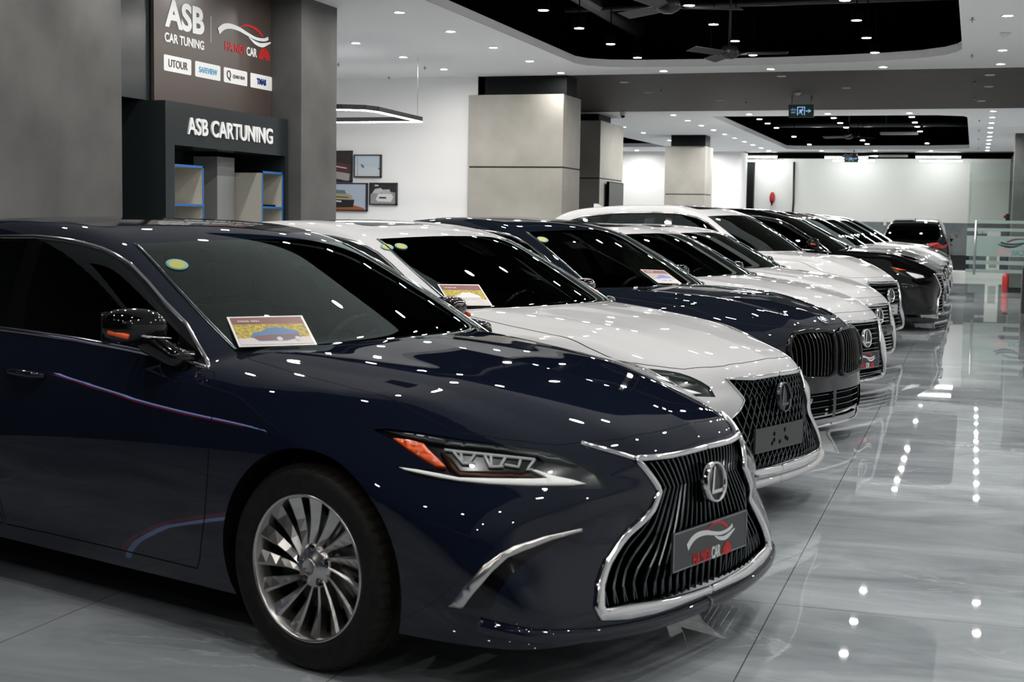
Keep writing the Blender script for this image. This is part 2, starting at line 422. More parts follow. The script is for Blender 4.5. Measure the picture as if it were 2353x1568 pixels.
def cut_body(S, regs, step=.03, zb=.19, zbf=None):
    """triangulate the half surface; returns P, N, T, label per triangle"""
    key = (id(S), step, tuple((r.name, len(r.q)) for r in regs))
    if key in CUTS: return CUTS[key]
    Vt = VT*S.L; Ue = S.xn+VT*S.L; Us = S.xr-VT*S.L
    # bottom edge
    ub = np.linspace(Us, Ue, int((Ue-Us)/.03)); lo = np.full(len(ub), -1.35); hi = np.full(len(ub), 0.)
    zt = np.array([zb if zbf is None else zbf(u) for u in ub])
    for _ in range(30):
        m = .5*(lo+hi); z = S.pos(ub, m)[:, 2]; lo = np.where(z < zt, m, lo); hi = np.where(z < zt, hi, m)
    bot = np.stack([ub, hi], 1)
    cons = [(bot, False)]
    for r in regs:
        for q in r.lines: cons.append((q, not r.centre))
    pts = []; edges = []
    for q, cl in cons:
        b = len(pts); pts += [tuple(p) for p in q]
        edges += [(b+i, b+i+1) for i in range(len(q)-1)]+([(b+len(q)-1, b)] if cl else [])
    cp = np.array(pts)
    nu = int((Ue-Us)/step)+1; nv = int((Vt+1.0)/step)+1
    g = []
    us = np.linspace(Us, Ue, nu); vs_ = np.linspace(-1.0, Vt, nv)
    GU, GV = np.meshgrid(us, vs_); G = np.stack([GU.ravel(), GV.ravel()], 1)
    bz = np.interp(G[:, 0], ub, hi); G = G[G[:, 1] > bz+step*.3]
    # thin out points close to constraints
    keep = np.ones(len(G), bool); cell = {}
    for p in cp: cell.setdefault((int(p[0]//.05), int(p[1]//.05)), []).append(p)
    for i, p in enumerate(G):
        cx, cy = int(p[0]//.05), int(p[1]//.05)
        for a in (-1, 0, 1):
            for b in (-1, 0, 1):
                L_ = cell.get((cx+a, cy+b))
                if L_ is not None and keep[i]:
                    for q in L_:
                        if abs(q[0]-p[0])+abs(q[1]-p[1]) < step*.45: keep[i] = False; break
    G = G[keep]
    allp = [Vector((float(a), float(b))) for a, b in pts]+[Vector((float(a), float(b))) for a, b in G]
    vo, eo, fo, *_ = delaunay_2d_cdt(allp, edges, [], 0, 1e-5, False)
    UV = np.array([(v.x, v.y) for v in vo]); T = np.array([f for f in fo if len(f) == 3])
    c = UV[T].mean(1)
    ok = c[:, 1] > np.interp(c[:, 0], ub, hi)
    T = T[ok]; c = c[ok]
    e1 = UV[T[:, 1]]-UV[T[:, 0]]; e2 = UV[T[:, 2]]-UV[T[:, 0]]
    ar = e1[:, 0]*e2[:, 1]-e1[:, 1]*e2[:, 0]; T[ar < 0] = T[ar < 0][:, ::-1]
    lab = np.array(['body']*len(T), dtype=object); free = np.ones(len(T), bool)
    for r in regs:
        m = inside(r.poly, c[:, 0], c[:, 1]) & free
        if r.inner is not None:
            mi = inside(r.inner, c[:, 0], c[:, 1])
            lab[m & ~mi] = 'gap'; lab[m & mi] = r.name
        else: lab[m] = r.name
        free &= ~m
    P = S.pos(UV[:, 0], UV[:, 1]); N = S.normal(P)
    # collapse the centre line exactly onto y = 0
    P[np.abs(P[:, 1]) < 1e-4, 1] = 0
    # orientation: check one triangle
    t = T[len(T)//2]; nn = np.cross(P[t[1]]-P[t[0]], P[t[2]]-P[t[0]])
    fl = []
    n3 = np.cross(P[T[:, 1]]-P[T[:, 0]], P[T[:, 2]]-P[T[:, 0]]); s_ = np.einsum('ij,ij->i', n3, N[T].mean(1))
    T[s_ < 0] = T[s_ < 0][:, ::-1]
    CUTS[key] = (P, N, T, lab)
    return P, N, T, lab
def take(P, N, T, sel, side, off=0.0):
    """side: 'R' (-y), 'L' (+y), 'B' both"""
    T = T[sel]; u, inv = np.unique(T, return_inverse=True); T = inv.reshape(-1, 3); p = P[u]+off*N[u]; n = N[u]
    if side == 'L': return p, n, T
    p2 = p*[1, -1, 1]; n2 = n*[1, -1, 1]
    if side == 'R': return p2, n2, T[:, ::-1]
    return np.vstack([p, p2]), np.vstack([n, n2]), np.vstack([T, T[:, ::-1]+len(p)])
SD = {'L': 1, 'R': -1}
def part(name, P, N, T, sel, side, mat, parent, off=0.0):
    if not np.any(sel): return None
    p, n, t = take(P, N, T, sel, side, off)
    return mesh(name, p, t, mat, parent, normals=n)
def patch(S, name, pts, mat, parent, side, off=.004, thick=.004, view='3d', step=.02, smooth=False, mb=None):
    """a raised plate that follows the body surface"""
    r = Reg(S, name, view, pts, step=step*.7, smooth=smooth); q = r.q
    lo, hi = q.min(0), q.max(0)
    gx, gy = np.meshgrid(np.arange(lo[0]+step/2, hi[0], step), np.arange(lo[1]+step/2, hi[1], step))
    G = np.stack([gx.ravel(), gy.ravel()], 1); G = G[inside(q, G[:, 0], G[:, 1])] if len(G) else G
    if len(G): G = np.array([g for g in G if np.min(np.abs(q-g).sum(1)) > step*.4]).reshape(-1, 2)
    n = len(q)
    vo, eo, fo, *_ = delaunay_2d_cdt([Vector(map(float, p)) for p in list(q)+list(G)], [(i, (i+1) % n) for i in range(n)], [], 0, 1e-6, False)
    UV = np.array([(v.x, v.y) for v in vo]); T = np.array([f for f in fo if len(f) == 3]).reshape(-1, 3)
    c = UV[T].mean(1); T = T[inside(q, c[:, 0], c[:, 1])]
    P = S.pos(UV[:, 0], UV[:, 1]); N = S.normal(P)
    n3 = np.cross(P[T[:, 1]]-P[T[:, 0]], P[T[:, 2]]-P[T[:, 0]]); s_ = np.einsum('ij,ij->i', n3, N[T].mean(1)); T[s_ < 0] = T[s_ < 0][:, ::-1]
    A = P+off*N; B = P+(off-thick)*N; V = np.vstack([A, B]); m = len(A)
    ed = {}
    for t in T:
        for a, b in ((t[0], t[1]), (t[1], t[2]), (t[2], t[0])):
            ed[(a, b)] = 1
    F = [tuple(t) for t in T]
    for (a, b) in ed:
        if (b, a) not in ed: F.append((b, a, a+m, b+m))
    if side == 'R': V = V*[1, -1, 1]; F = [f[::-1] for f in F]
    if mb is not None: mb.add(V, F, 0, False); return
    o = MB().add(V, F, 0, False); o.S = [len(f) == 3 for f in o.F]
    return o.build(name, mat, parent)
def ribbon(S, pts, w, h, side='L', view='3d', closed=False, smooth=True, step=.02, off=0.0, taper=True, mb=None, m=0, inset=None):
    """trim strip following the body"""
    p = smooth_curve(pts, step, closed) if smooth else resamp(np.vstack([pts, pts[:1]]) if closed else pts, step)
    P = p if view == '3d' else S.onto(view, p)
    if view == '3d':
        U, V = S.par(P); P = S.pos(U, V)
    N = S.normal(P); n = len(P)
    K = [(-.5, -.15), (-.5, .35), (-.36, .8), (0, 1), (.36, .8), (.5, .35), (.5, -.15)]
    W_ = np.full(n, w, float) if np.isscalar(w) else np.interp(np.linspace(0, 1, n), np.linspace(0, 1, len(w)), w)
    V = []; F = []
    for i in range(n):
        a = P[(i-1) % n] if closed or i else P[i]; b = P[(i+1) % n] if closed or i < n-1 else P[i]
        t = (b-a)/max(np.linalg.norm(b-a), 1e-9); s_ = np.cross(N[i], t); s_ /= max(np.linalg.norm(s_), 1e-9)
        for x, y in K: V.append(P[i]+s_*x*W_[i]+N[i]*(off+y*h*min(1, W_[i]/max(W_.max(), 1e-6)+.3)))
    k = len(K)
    for i in range(n if closed else n-1):
        j = (i+1) % n
        for q in range(k-1): F.append((i*k+q, i*k+q+1, j*k+q+1, j*k+q))
    if not closed: F += [tuple(range(k)), tuple((n-1)*k+q for q in range(k-1, -1, -1))]
    V = np.array(V)
    if side == 'R': V = V*[1, -1, 1]; F = [f[::-1] for f in F]
    if mb is None: mb = MB()
    mb.add(V, F, m, True); return mb
def blade(mb, P, w, d, m=0, up=None):
    """box section bar along P: w across, d along +x backwards"""
    P = np.asarray(P, float); n = len(P); V = []; F = []
    for i in range(n):
        t = P[min(i+1, n-1)]-P[max(i-1, 0)]; t /= max(np.linalg.norm(t), 1e-9)
        s_ = np.cross(t, [1, 0, 0]); s_ /= max(np.linalg.norm(s_), 1e-9)
        for a, b in ((-.5, 0), (-.3, .004), (.3, .004), (.5, 0), (.5, -1), (-.5, -1)):
            V.append(P[i]+s_*a*w+np.array([b*d if b == -1 else b, 0, 0]))
    for i in range(n-1):
        for q in range(6):
            q2 = (q+1) % 6; F.append((i*6+q, i*6+q2, (i+1)*6+q2, (i+1)*6+q))
    F += [tuple(range(5, -1, -1)), tuple((n-1)*6+q for q in range(6))]
    mb.add(V, F, m)

# ---------------------------------------------------------------- wheels
def wheel_meshes(R=.335, rr=.243, w=.225, style='turbine'):
    """local axis: +y is the outer face; returns dict of mesh builders"""
    out = {}
    h = w/2; t = MB()
    prof = [(rr-.004, h-.012), (rr+.006, h-.004), (rr+.018, h), (rr+.03, h-.002), (rr+.05, h+.004), (R-.030, h+.002), (R-.014, h-.008), (R-.004, h-.024), (R, h-.04)]
    prof += [(R, .035), (R-.007, .033), (R-.007, .026), (R, .024), (R, -.024), (R-.007, -.026), (R-.007, -.033), (R, -.035)]
    prof += [(r, -y) for r, y in prof[8::-1]]
    n = 150; V = []; F = []; MI = []; k = len(prof)
    for i in range(n):
        a = 2*PI*i/n
        for q, (r, y) in enumerate(prof):
            if q in (7, 8, 9, 16, 17, 18) and i % 3 == 0: r -= .006
            V.append((r*math.cos(a), y, r*math.sin(a)))
    for i in range(n):
        j = (i+1) % n
        for q in range(k-1):
            F.append((i*k+q, i*k+q+1, j*k+q+1, j*k+q)); MI.append(1 if 6 <= q <= 18 else 0)
    t.V, t.F, t.M, t.S = V, F, MI, [m == 0 for m in MI]; out['tyre'] = t
    # rim
    r = MB(); e = h-.014
    r.lathe([(rr-.002, e-.004), (rr-.004, e+.006), (rr-.010, e+.007), (rr-.014, e), (rr-.018, e-.014), (rr-.028, e-.05), (rr-.030, -h+.02), (rr-.002, -h+.01)], 72, 0, 'y')
    ns = 15 if style == 'turbine' else (10 if style == 'ten' else 14)
    for i in range(ns):
        a0 = 2*PI*i/ns; tw = .42 if style == 'turbine' else 0; S_ = []; n_ = 6
        A = np.array([.046*math.cos(a0), 0, .046*math.sin(a0)]); B = np.array([(rr-.010)*math.cos(a0+tw), 0, (rr-.010)*math.sin(a0+tw)])
        dr = (B-A)/np.linalg.norm(B-A); et = np.array([-dr[2], 0, dr[0]]); ey = np.array([0, 1, 0])
        for q in range(n_):
            u = q/(n_-1); c0 = A+(B-A)*u; wd = (.013+.040*u**1.5) if style == 'turbine' else (.018+.016*u)
            ax = e-.026+.020*u-.010*math.sin(PI*u)
            S_.append([c0+et*wd*b_+ey*(ax+c_) for b_, c_ in ((-.5, -.004), (-.28, .002), (.5, -.014), (.5, -.034), (-.5, -.034))])
        V = [p for s_ in S_ for p in s_]; F = []
        for q in range(n_-1):
            for b_ in range(5): F.append((q*5+b_, (q+1)*5+b_, (q+1)*5+(b_+1) % 5, q*5+(b_+1) % 5))
        r.add(V, F, 0)
    r.lathe([(.0, e-.014), (.030, e-.014), (.034, e-.018), (.058, e-.026), (.072, e-.034), (.074, e-.06), (.0, e-.06)], 40, 0, 'y')
    out['rim'] = r
    nuts = MB()
    for i in range(5):
        a = 2*PI*i/5+.3
        nuts.lathe([(.0, e-.018), (.008, e-.018), (.011, e-.022), (.0115, e-.05)], 6, 0, 'y', (.053*math.cos(a), 0, .053*math.sin(a)), False)
        nuts.lathe([(.0165, e-.0245), (.0165, e-.045)], 14, 1, 'y', (.053*math.cos(a), 0, .053*math.sin(a)), True)
    nuts.lathe([(.0, e-.024), (.006, e-.024), (.007, e-.05)], 8, 1, 'y', (-.19, 0, -.01), True)
    out['lug_nuts'] = nuts
    cap = MB(); cap.lathe([(.0, e-.0115), (.022, e-.0115), (.0235, e-.0095), (.028, e-.010), (.029, e-.018)], 32, 0, 'y')
    cap.prism([(-.009, .014), (-.004, .014), (.002, -.008), (.014, -.008), (.014, -.013), (-.006, -.013)], e-.0125, e-.008, 0, 1)
    out['hub_cap'] = cap
    b = MB(); b.lathe([(.06, 0.01), (.155, .01), (.155, -.015), (.06, -.015)], 48, 0, 'y'); b.lathe([(.0, .02), (.075, .02), (.075, -.02)], 32, 0, 'y')
    out['brake_disc'] = b
    c = MB(); c.prism([(.10, .03), (.165, .05), (.175, 0), (.165, -.06), (.10, -.05)], -.035, .035, 0, 1); out['caliper'] = c
    d = MB(); d.lathe([(.0, -.02), (rr-.02, -.02), (rr-.02, -.03), (0, -.03)], 40, 0, 'y'); out['backing_plate'] = d
    return out
WHEEL_CACHE = {}
def add_wheel(parent, x, y, R, rr, style, rz, rimmat='satin', w=.225):
    key = (R, rr, style, rimmat, w)
    if key not in WHEEL_CACHE:
        g = wheel_meshes(R, rr, w, style); o = {}
        mt = dict(tyre=[M['rubber'], M['tread']], rim=M[rimmat], lug_nuts=[M['dchrome'], M['gap']], hub_cap=M['satin'], brake_disc=M['disc'], caliper=M['plastic'], backing_plate=M['gap'])
        for k in g:
            ob = g[k].build(k, mt[k]); o[k] = ob.data; bpy.data.objects.remove(ob)
        WHEEL_CACHE[key] = o
    o = WHEEL_CACHE[key]
    root = link('wheel', o['tyre'], parent); root.location = (x, y, R)
    root.rotation_euler = (0, 0, rz+(PI if y < 0 else 0))
    root.name = 'tyre'
    for k in ('rim', 'lug_nuts', 'hub_cap', 'brake_disc', 'caliper', 'backing_plate'): link(k, o[k], root)
    return root
# ---------------------------------------------------------------- traced outlines (car coordinates, metres; x forward from the front axle)
HL = [(0.218, 0.823, 0.795), (0.254, 0.805, 0.8), (0.349, 0.768, 0.794), (0.469, 0.714, 0.779), (0.565, 0.657, 0.767), (0.653, 0.589, 0.757), (0.704, 0.552, 0.747), (0.746, 0.528, 0.733), (0.792, 0.499, 0.71), (0.825, 0.475, 0.685), (0.842, 0.47, 0.661), (0.858, 0.471, 0.638), (0.795, 0.57, 0.645), (0.71, 0.666, 0.652), (0.618, 0.75, 0.659), (0.541, 0.803, 0.663), (0.454, 0.843, 0.672), (0.406, 0.859, 0.678), (0.36, 0.863, 0.695), (0.348, 0.863, 0.7), (0.417, 0.838, 0.697), (0.467, 0.816, 0.694), (0.385, 0.82, 0.729), (0.297, 0.819, 0.767), (0.237, 0.824, 0.786)]
HL_OR = [(0.29, 0.814, 0.775), (0.342, 0.795, 0.772), (0.386, 0.783, 0.764), (0.406, 0.787, 0.751), (0.452, 0.792, 0.725), (0.485, 0.795, 0.705), (0.457, 0.808, 0.707), (0.396, 0.814, 0.731), (0.344, 0.816, 0.751)]
HL_DRL = [(0.356, 0.862, 0.698), (0.413, 0.842, 0.694), (0.474, 0.819, 0.687), (0.534, 0.793, 0.678), (0.608, 0.738, 0.677), (0.7, 0.652, 0.675), (0.734, 0.615, 0.676), (0.689, 0.638, 0.698), (0.698, 0.629, 0.699), (0.74, 0.601, 0.683), (0.785, 0.556, 0.669), (0.814, 0.526, 0.656), (0.791, 0.564, 0.654), (0.707, 0.663, 0.657), (0.616, 0.747, 0.663), (0.538, 0.799, 0.67), (0.479, 0.825, 0.677), (0.411, 0.85, 0.687), (0.377, 0.859, 0.692)]
HL_BAND = [(0.244, 0.813, 0.795), (0.351, 0.771, 0.79), (0.471, 0.717, 0.776), (0.656, 0.593, 0.753), (0.708, 0.557, 0.742), (0.75, 0.534, 0.726), (0.781, 0.517, 0.708), (0.744, 0.553, 0.718), (0.677, 0.601, 0.735), (0.561, 0.678, 0.755), (0.454, 0.746, 0.762), (0.406, 0.768, 0.768), (0.329, 0.794, 0.779)]
HL_BR = [(0.443, 0.772, 0.747), (0.487, 0.77, 0.726), (0.528, 0.777, 0.697), (0.598, 0.724, 0.697), (0.692, 0.642, 0.692), (0.716, 0.632, 0.679), (0.607, 0.736, 0.68), (0.531, 0.79, 0.683), (0.49, 0.79, 0.707)]
LED0 = [(0.449, 0.76, 0.754), (0.489, 0.739, 0.75), (0.569, 0.688, 0.743), (0.68, 0.605, 0.73)]
LED1 = [(0.473, 0.749, 0.751), (0.52, 0.757, 0.719), (0.55, 0.735, 0.719)]
LED2 = [(0.533, 0.714, 0.745), (0.533, 0.743, 0.723)]
LED3 = [(0.497, 0.739, 0.746), (0.517, 0.756, 0.721)]
LED4 = [(0.558, 0.699, 0.741), (0.589, 0.713, 0.711), (0.62, 0.686, 0.712)]
LED5 = [(0.572, 0.686, 0.743), (0.591, 0.708, 0.714)]
LED6 = [(0.61, 0.659, 0.739), (0.612, 0.693, 0.712)]
LED7 = [(0.619, 0.68, 0.717), (0.655, 0.656, 0.71), (0.648, 0.636, 0.73)]
LED8 = [(0.68, 0.605, 0.73), (0.677, 0.643, 0.703), (0.691, 0.63, 0.703)]
ELL = [(0.572, 0.876, 0.312), (0.622, 0.871, 0.375), (0.67, 0.841, 0.441), (0.699, 0.805, 0.474), (0.723, 0.771, 0.494), (0.772, 0.691, 0.517), (0.833, 0.581, 0.533), (0.833, 0.581, 0.524), (0.789, 0.666, 0.506), (0.743, 0.75, 0.479), (0.717, 0.791, 0.462), (0.692, 0.832, 0.423), (0.651, 0.861, 0.361), (0.615, 0.865, 0.312)]
REC = [(0.615, 0.865, 0.312), (0.651, 0.861, 0.361), (0.692, 0.832, 0.423), (0.717, 0.791, 0.462), (0.743, 0.75, 0.479), (0.789, 0.666, 0.506), (0.833, 0.581, 0.524), (0.793, 0.661, 0.491), (0.758, 0.74, 0.453), (0.733, 0.802, 0.412), (0.71, 0.835, 0.354), (0.699, 0.839, 0.315)]
WINO = [(-1.685, 0.859, 1.0), (-1.564, 0.859, 0.998), (-1.389, 0.86, 0.993), (-1.223, 0.858, 0.989), (-0.93, 0.856, 0.973), (-0.718, 0.849, 0.956), (-0.525, 0.818, 0.935), (-0.739, 0.748, 1.066), (-0.879, 0.73, 1.138), (-0.994, 0.703, 1.199), (-1.125, 0.681, 1.263), (-1.216, 0.677, 1.295), (-1.299, 0.673, 1.317), (-1.476, 0.668, 1.342), (-1.596, 0.665, 1.35), (-1.731, 0.663, 1.355), (-1.964, 0.666, 1.35)]
LEDS = [LED0, LED1, LED2, LED3, LED4, LED5, LED6, LED7, LED8]
# spindle grille outline, front view (y, z), half, from the top middle outwards and down to the bottom middle
GRL = [(0, .717), (.2, .713), (.345, .717), (.318, .67), (.292, .627), (.288, .612), (.33, .56), (.42, .48), (.50, .415), (.545, .36), (.565, .30), (.555, .272), (.45, .262), (.25, .252), (0, .247)]

def curve_x(c0, c1, c2, ys):   # helper for plan curves: x = c0 - c1*y^2 - c2*y^4
    return [(c0-c1*y*y-c2*y**4, y) for y in ys]

def emblem(parent, S, y, z, r=(.062, .075), tilt=-.12, ring='chrome', out=.012):
    p = S.onto('front', [(0.0, z)])[0]; x = p[0]+out
    base = empty('badge', (x, 0, z)); base.parent = parent; base.rotation_euler = (0, tilt, 0)
    bpy.data.objects.remove(base)
    mb = MB(); n = 40; V = []; F = []
    prof = [(.84, -.01), (.86, .012), (.92, .018), (.98, .012), (1.0, -.01)]
    for i in range(n):
        a = 2*PI*i/n
        for q, h in prof: V.append((h, r[0]*q*math.cos(a), r[1]*q*math.sin(a)))
    k = len(prof)
    for i in range(n):
        j = (i+1) % n
        for q in range(k-1): F.append((i*k+q, j*k+q, j*k+q+1, i*k+q+1))
    mb.add(V, F, 0, True)
    disc = [(r[0]*.87*math.cos(2*PI*i/n), r[1]*.87*math.sin(2*PI*i/n)) for i in range(n)]
    mb.prism(disc, -.012, .004, 1, 0)
    s = r[1]/.075
    L = [(.004*s, .056*s), (-.006*s, .056*s), (-.036*s, -.040*s), (.044*s, -.040*s), (.044*s, -.028*s), (-.018*s, -.028*s)]
    mb.prism(L, .004, .010, 0, 0)
    o = mb.build('badge', [M[ring], M['gloss']], parent); o.location = (x, y, z); o.rotation_euler = (0, tilt, 0)
    return o

def logo(parent, mw, w, red='lred', wh='lwhite', name='dealer_logo', words=True):
    """the dealer's car-outline mark with HANOI CAR under it; w = overall width"""
    s = w/1.0
    def arc(pts, half): 
        P = smooth_curve(pts, .03); n = len(P); hw = np.interp(np.linspace(0, 1, n), np.linspace(0, 1, len(half)), half)
        up = []; lo = []
        for i in range(n):
            t = P[min(i+1, n-1)]-P[max(i-1, 0)]; t /= np.linalg.norm(t); nn = np.array([-t[1], t[0]]); up.append(P[i]+nn*hw[i]); lo.append(P[i]-nn*hw[i])
        return up, lo
    def strip(name, pts, half, mat):
        up, lo = arc(pts, half); V = [(*p, .002) for p in up]+[(*p, .002) for p in lo]+[(*p, 0) for p in up]+[(*p, 0) for p in lo]; n = len(up)
        F = [(n+i, n+i+1, i+1, i) for i in range(n-1)]+[(i, i+1, 2*n+i+1, 2*n+i) for i in range(n-1)]+[(3*n+i, 3*n+i+1, n+i+1, n+i) for i in range(n-1)]
        me = bpy.data.meshes.new(name); me.from_pydata(V, [], F); me.transform(mw @ Matrix.Diagonal((s, s, s, 1))); me.materials.append(M[mat]); me.update()
        return link(name, me, parent)
    strip('logo_swoosh', [(-.49, .0), (-.40, .05), (-.28, .073), (-.12, .068), (.02, .045), (.20, .022), (.36, .030), (.44, .055)], [.030, .026, .022, .019, .016, .014, .014, .016], wh)
    strip('logo_swoosh', [(.06, .018), (.18, -.018), (.32, -.025), (.49, .020)], [.004, .016, .020, .006], wh)
    strip('logo_roof', [(-.11, .088), (0, .118), (.10, .122), (.22, .105), (.33, .058)], [.005, .008, .010, .014, .012], red)
    if words:
        text_obj('lettering_red', 'HA NOI', .17*s, M[red], mw @ Matrix.Translation((-.20*s, -.115*s, 0)), parent, bold=.003*s, depth=.002, fit=(.34*s, .10*s))
        text_obj('lettering_white', 'CAR', .17*s, M[wh], mw @ Matrix.Translation((.10*s, -.115*s, 0)), parent, bold=.003*s, depth=.002, fit=(.18*s, .10*s))
        mb = MB()
        for k in range(9):
            a = PI*(k+.5)/9; c, q = math.cos(a), math.sin(a); x0, y0 = .33, -.165
            mb.prism([(x0+.03*c-.006*q, y0+.03*q+.006*c), (x0+.03*c+.006*q, y0+.03*q-.006*c), (x0+.10*c+.014*q, y0+.10*q-.014*c), (x0+.10*c-.014*q, y0+.10*q+.014*c)], 0, .002)
        mb.prism([(x0+.028*math.cos(2*PI*i/16), y0+.02+.028*math.sin(2*PI*i/16)) for i in range(16)], 0, .0022)
        o = mb.build('logo_sun', M[red], parent); o.data.transform(mw @ Matrix.Diagonal((s, s, s, 1)))

def plate(parent, x, y, z, w=.5, h=.115, tilt=0.0, with_logo=True, mat='platec'):
    mb = MB(); mb.box((x, y-w/2, z-h/2), (x+.008, y+w/2, z+h/2), 0)
    for a, b in (((-w/2, -h/2), (w/2, -h/2+.004)), ((-w/2, h/2-.004), (w/2, h/2)), ((-w/2, -h/2), (-w/2+.004, h/2)), ((w/2-.004, -h/2), (w/2, h/2))):
        mb.box((x+.008, y+a[0], z+a[1]), (x+.0095, y+b[0], z+b[1]), 1)
    o = mb.build('licence_plate', [M[mat], M['plateb']], parent)
    if with_logo:
        mw = basis((x+.009, y, z+.004), (0, 1, 0), (0, 0, 1)) @ Matrix.Diagonal((1, 1.25, 1, 1))
        logo(o, mw, .33)
    return o

def interior(parent, P, trim='leather', y0=.62):
    """P: dict with seat rows, dash x, heights"""
    z = P.get('z', 0.0); dx = P.get('dash', -.62); mt = M[trim]
    mb = MB()
    pr = [(dx+.30, .60+z), (dx+.30, .93+z), (dx+.1, .955+z), (dx-.12, .955+z), (dx-.2, .90+z), (dx-.22, .78+z), (dx-.1, .6+z)]
    mb.prism([(a, b) for a, b in pr][::-1], -y0-.06, y0+.06, 0, 1); mb.build('dashboard', M['leather'], parent, False)
    sw = MB(); n = 28; R_ = .185
    ring = [(dx-.36+.07*math.sin(2*PI*i/n)*1.0, .36+R_*math.cos(2*PI*i/n), .86+z+R_*math.sin(2*PI*i/n)*.93) for i in range(n+1)]
    sw.tube(ring, .016, 8); sw.tube([(dx-.36, .36-R_, .86+z), (dx-.34, .36, .85+z), (dx-.36, .36+R_, .86+z)], .02, 8); sw.tube([(dx-.36, .36, .86+z), (dx-.1, .36, .80+z)], .03, 8)
    sw.build('steering_wheel', M['gloss'], parent)
    for xs_, ys_ in ((dx-.75, .36), (dx-.75, -.36), (dx-1.62, .36), (dx-1.62, -.36)):
        s = MB(); s.box((xs_-.25, ys_-.24, .35+z), (xs_+.27, ys_+.24, .52+z))
        s.prism([(xs_-.25, .45+z), (xs_-.12, .48+z), (xs_-.32, 1.06+z), (xs_-.42, 1.04+z)], ys_-.23, ys_+.23, 0, 1)
        s.prism([(xs_-.33, 1.08+z), (xs_-.34, 1.24+z), (xs_-.42, 1.23+z), (xs_-.42, 1.07+z)], ys_-.13, ys_+.13, 0, 1)
        s.build('seat', mt, parent, False, bevel=.03)
    f = MB(); f.box((dx-2.3, -y0-.1, .26), (dx+.3, y0+.1, .30)); f.box((dx-2.1, -.10, .30), (dx-.2, .10, .58+z)); f.build('cabin_floor', M['gap'], parent)

def make_mirror(parent, side, x=-.75, y=.955, z=1.055, s=1.0, cap='black', base=(-.60, .84, .955)):
    sg = SD[side]; mb = MB(); V = []; F = []; ny, na = 14, 22
    for i in range(ny):
        u = i/(ny-1); yy = -.105+.21*u; e = (1-abs(2*u-1)**3.2)**.5 if 0 < u < 1 else .02
        for k in range(na):
            a = 2*PI*k/na; c, q = math.cos(a), math.sin(a)
            px = (.095 if c > 0 else .055)*np.sign(c)*abs(c)**.8*e*(1-.25*u); pz = (.072 if q > 0 else .060)*np.sign(q)*abs(q)**.85*e*(1-.12*u)
            V.append((x+(px-.05*u)*s, sg*(y+yy*s), z+(pz+.012*u)*s))
    for i in range(ny-1):
        for k in range(na):
            k2 = (k+1) % na; f = (i*na+k, i*na+k2, (i+1)*na+k2, (i+1)*na+k); F.append(f if sg > 0 else f[::-1])
    F += [tuple(range(na-1, -1, -1)) if sg > 0 else tuple(range(na)), tuple((ny-1)*na+k for k in range(na)) if sg > 0 else tuple((ny-1)*na+k for k in range(na-1, -1, -1))]
    mb.add(V, F, 0, True); o = mb.build('side_mirror', M[cap], parent)
    st = MB(); st.tube([(base[0]-.02, sg*(base[1]-.01), base[2]-.01), (base[0]-.05, sg*(base[1]+.04), base[2]+.01), (x+.02, sg*(y-.05), z-.05), (x, sg*(y-.03), z-.02)], [.040, .036, .042, .045], 14); st.build('mirror_foot', M['gloss'], o)
    tr = MB(); tr.tube([(x+.07, sg*(y-.09), z-.03), (x+.055, sg*y, z-.02), (x+.0, sg*(y+.07), z+.005), (x-.05, sg*(y+.1), z+.015)], [.004, .005, .006, .004], 8); tr.build('indicator_strip', M['chrome'], o)
    am = MB(); am.tube([(x+.035, sg*(y+.062), z-.018), (x-.03, sg*(y+.095), z-.004)], [.010, .008], 8); am.build('indicator_lamp', M['orange'], o)
    gl = MB(); gl.box((x-.068*s-.05*.5, min(sg*(y-.085), sg*(y+.075)), z-.05), (x-.064*s-.05*.5, max(sg*(y-.085), sg*(y+.075)), z+.06)); gl.build('mirror_glass', M['chrome'], o)
    return o

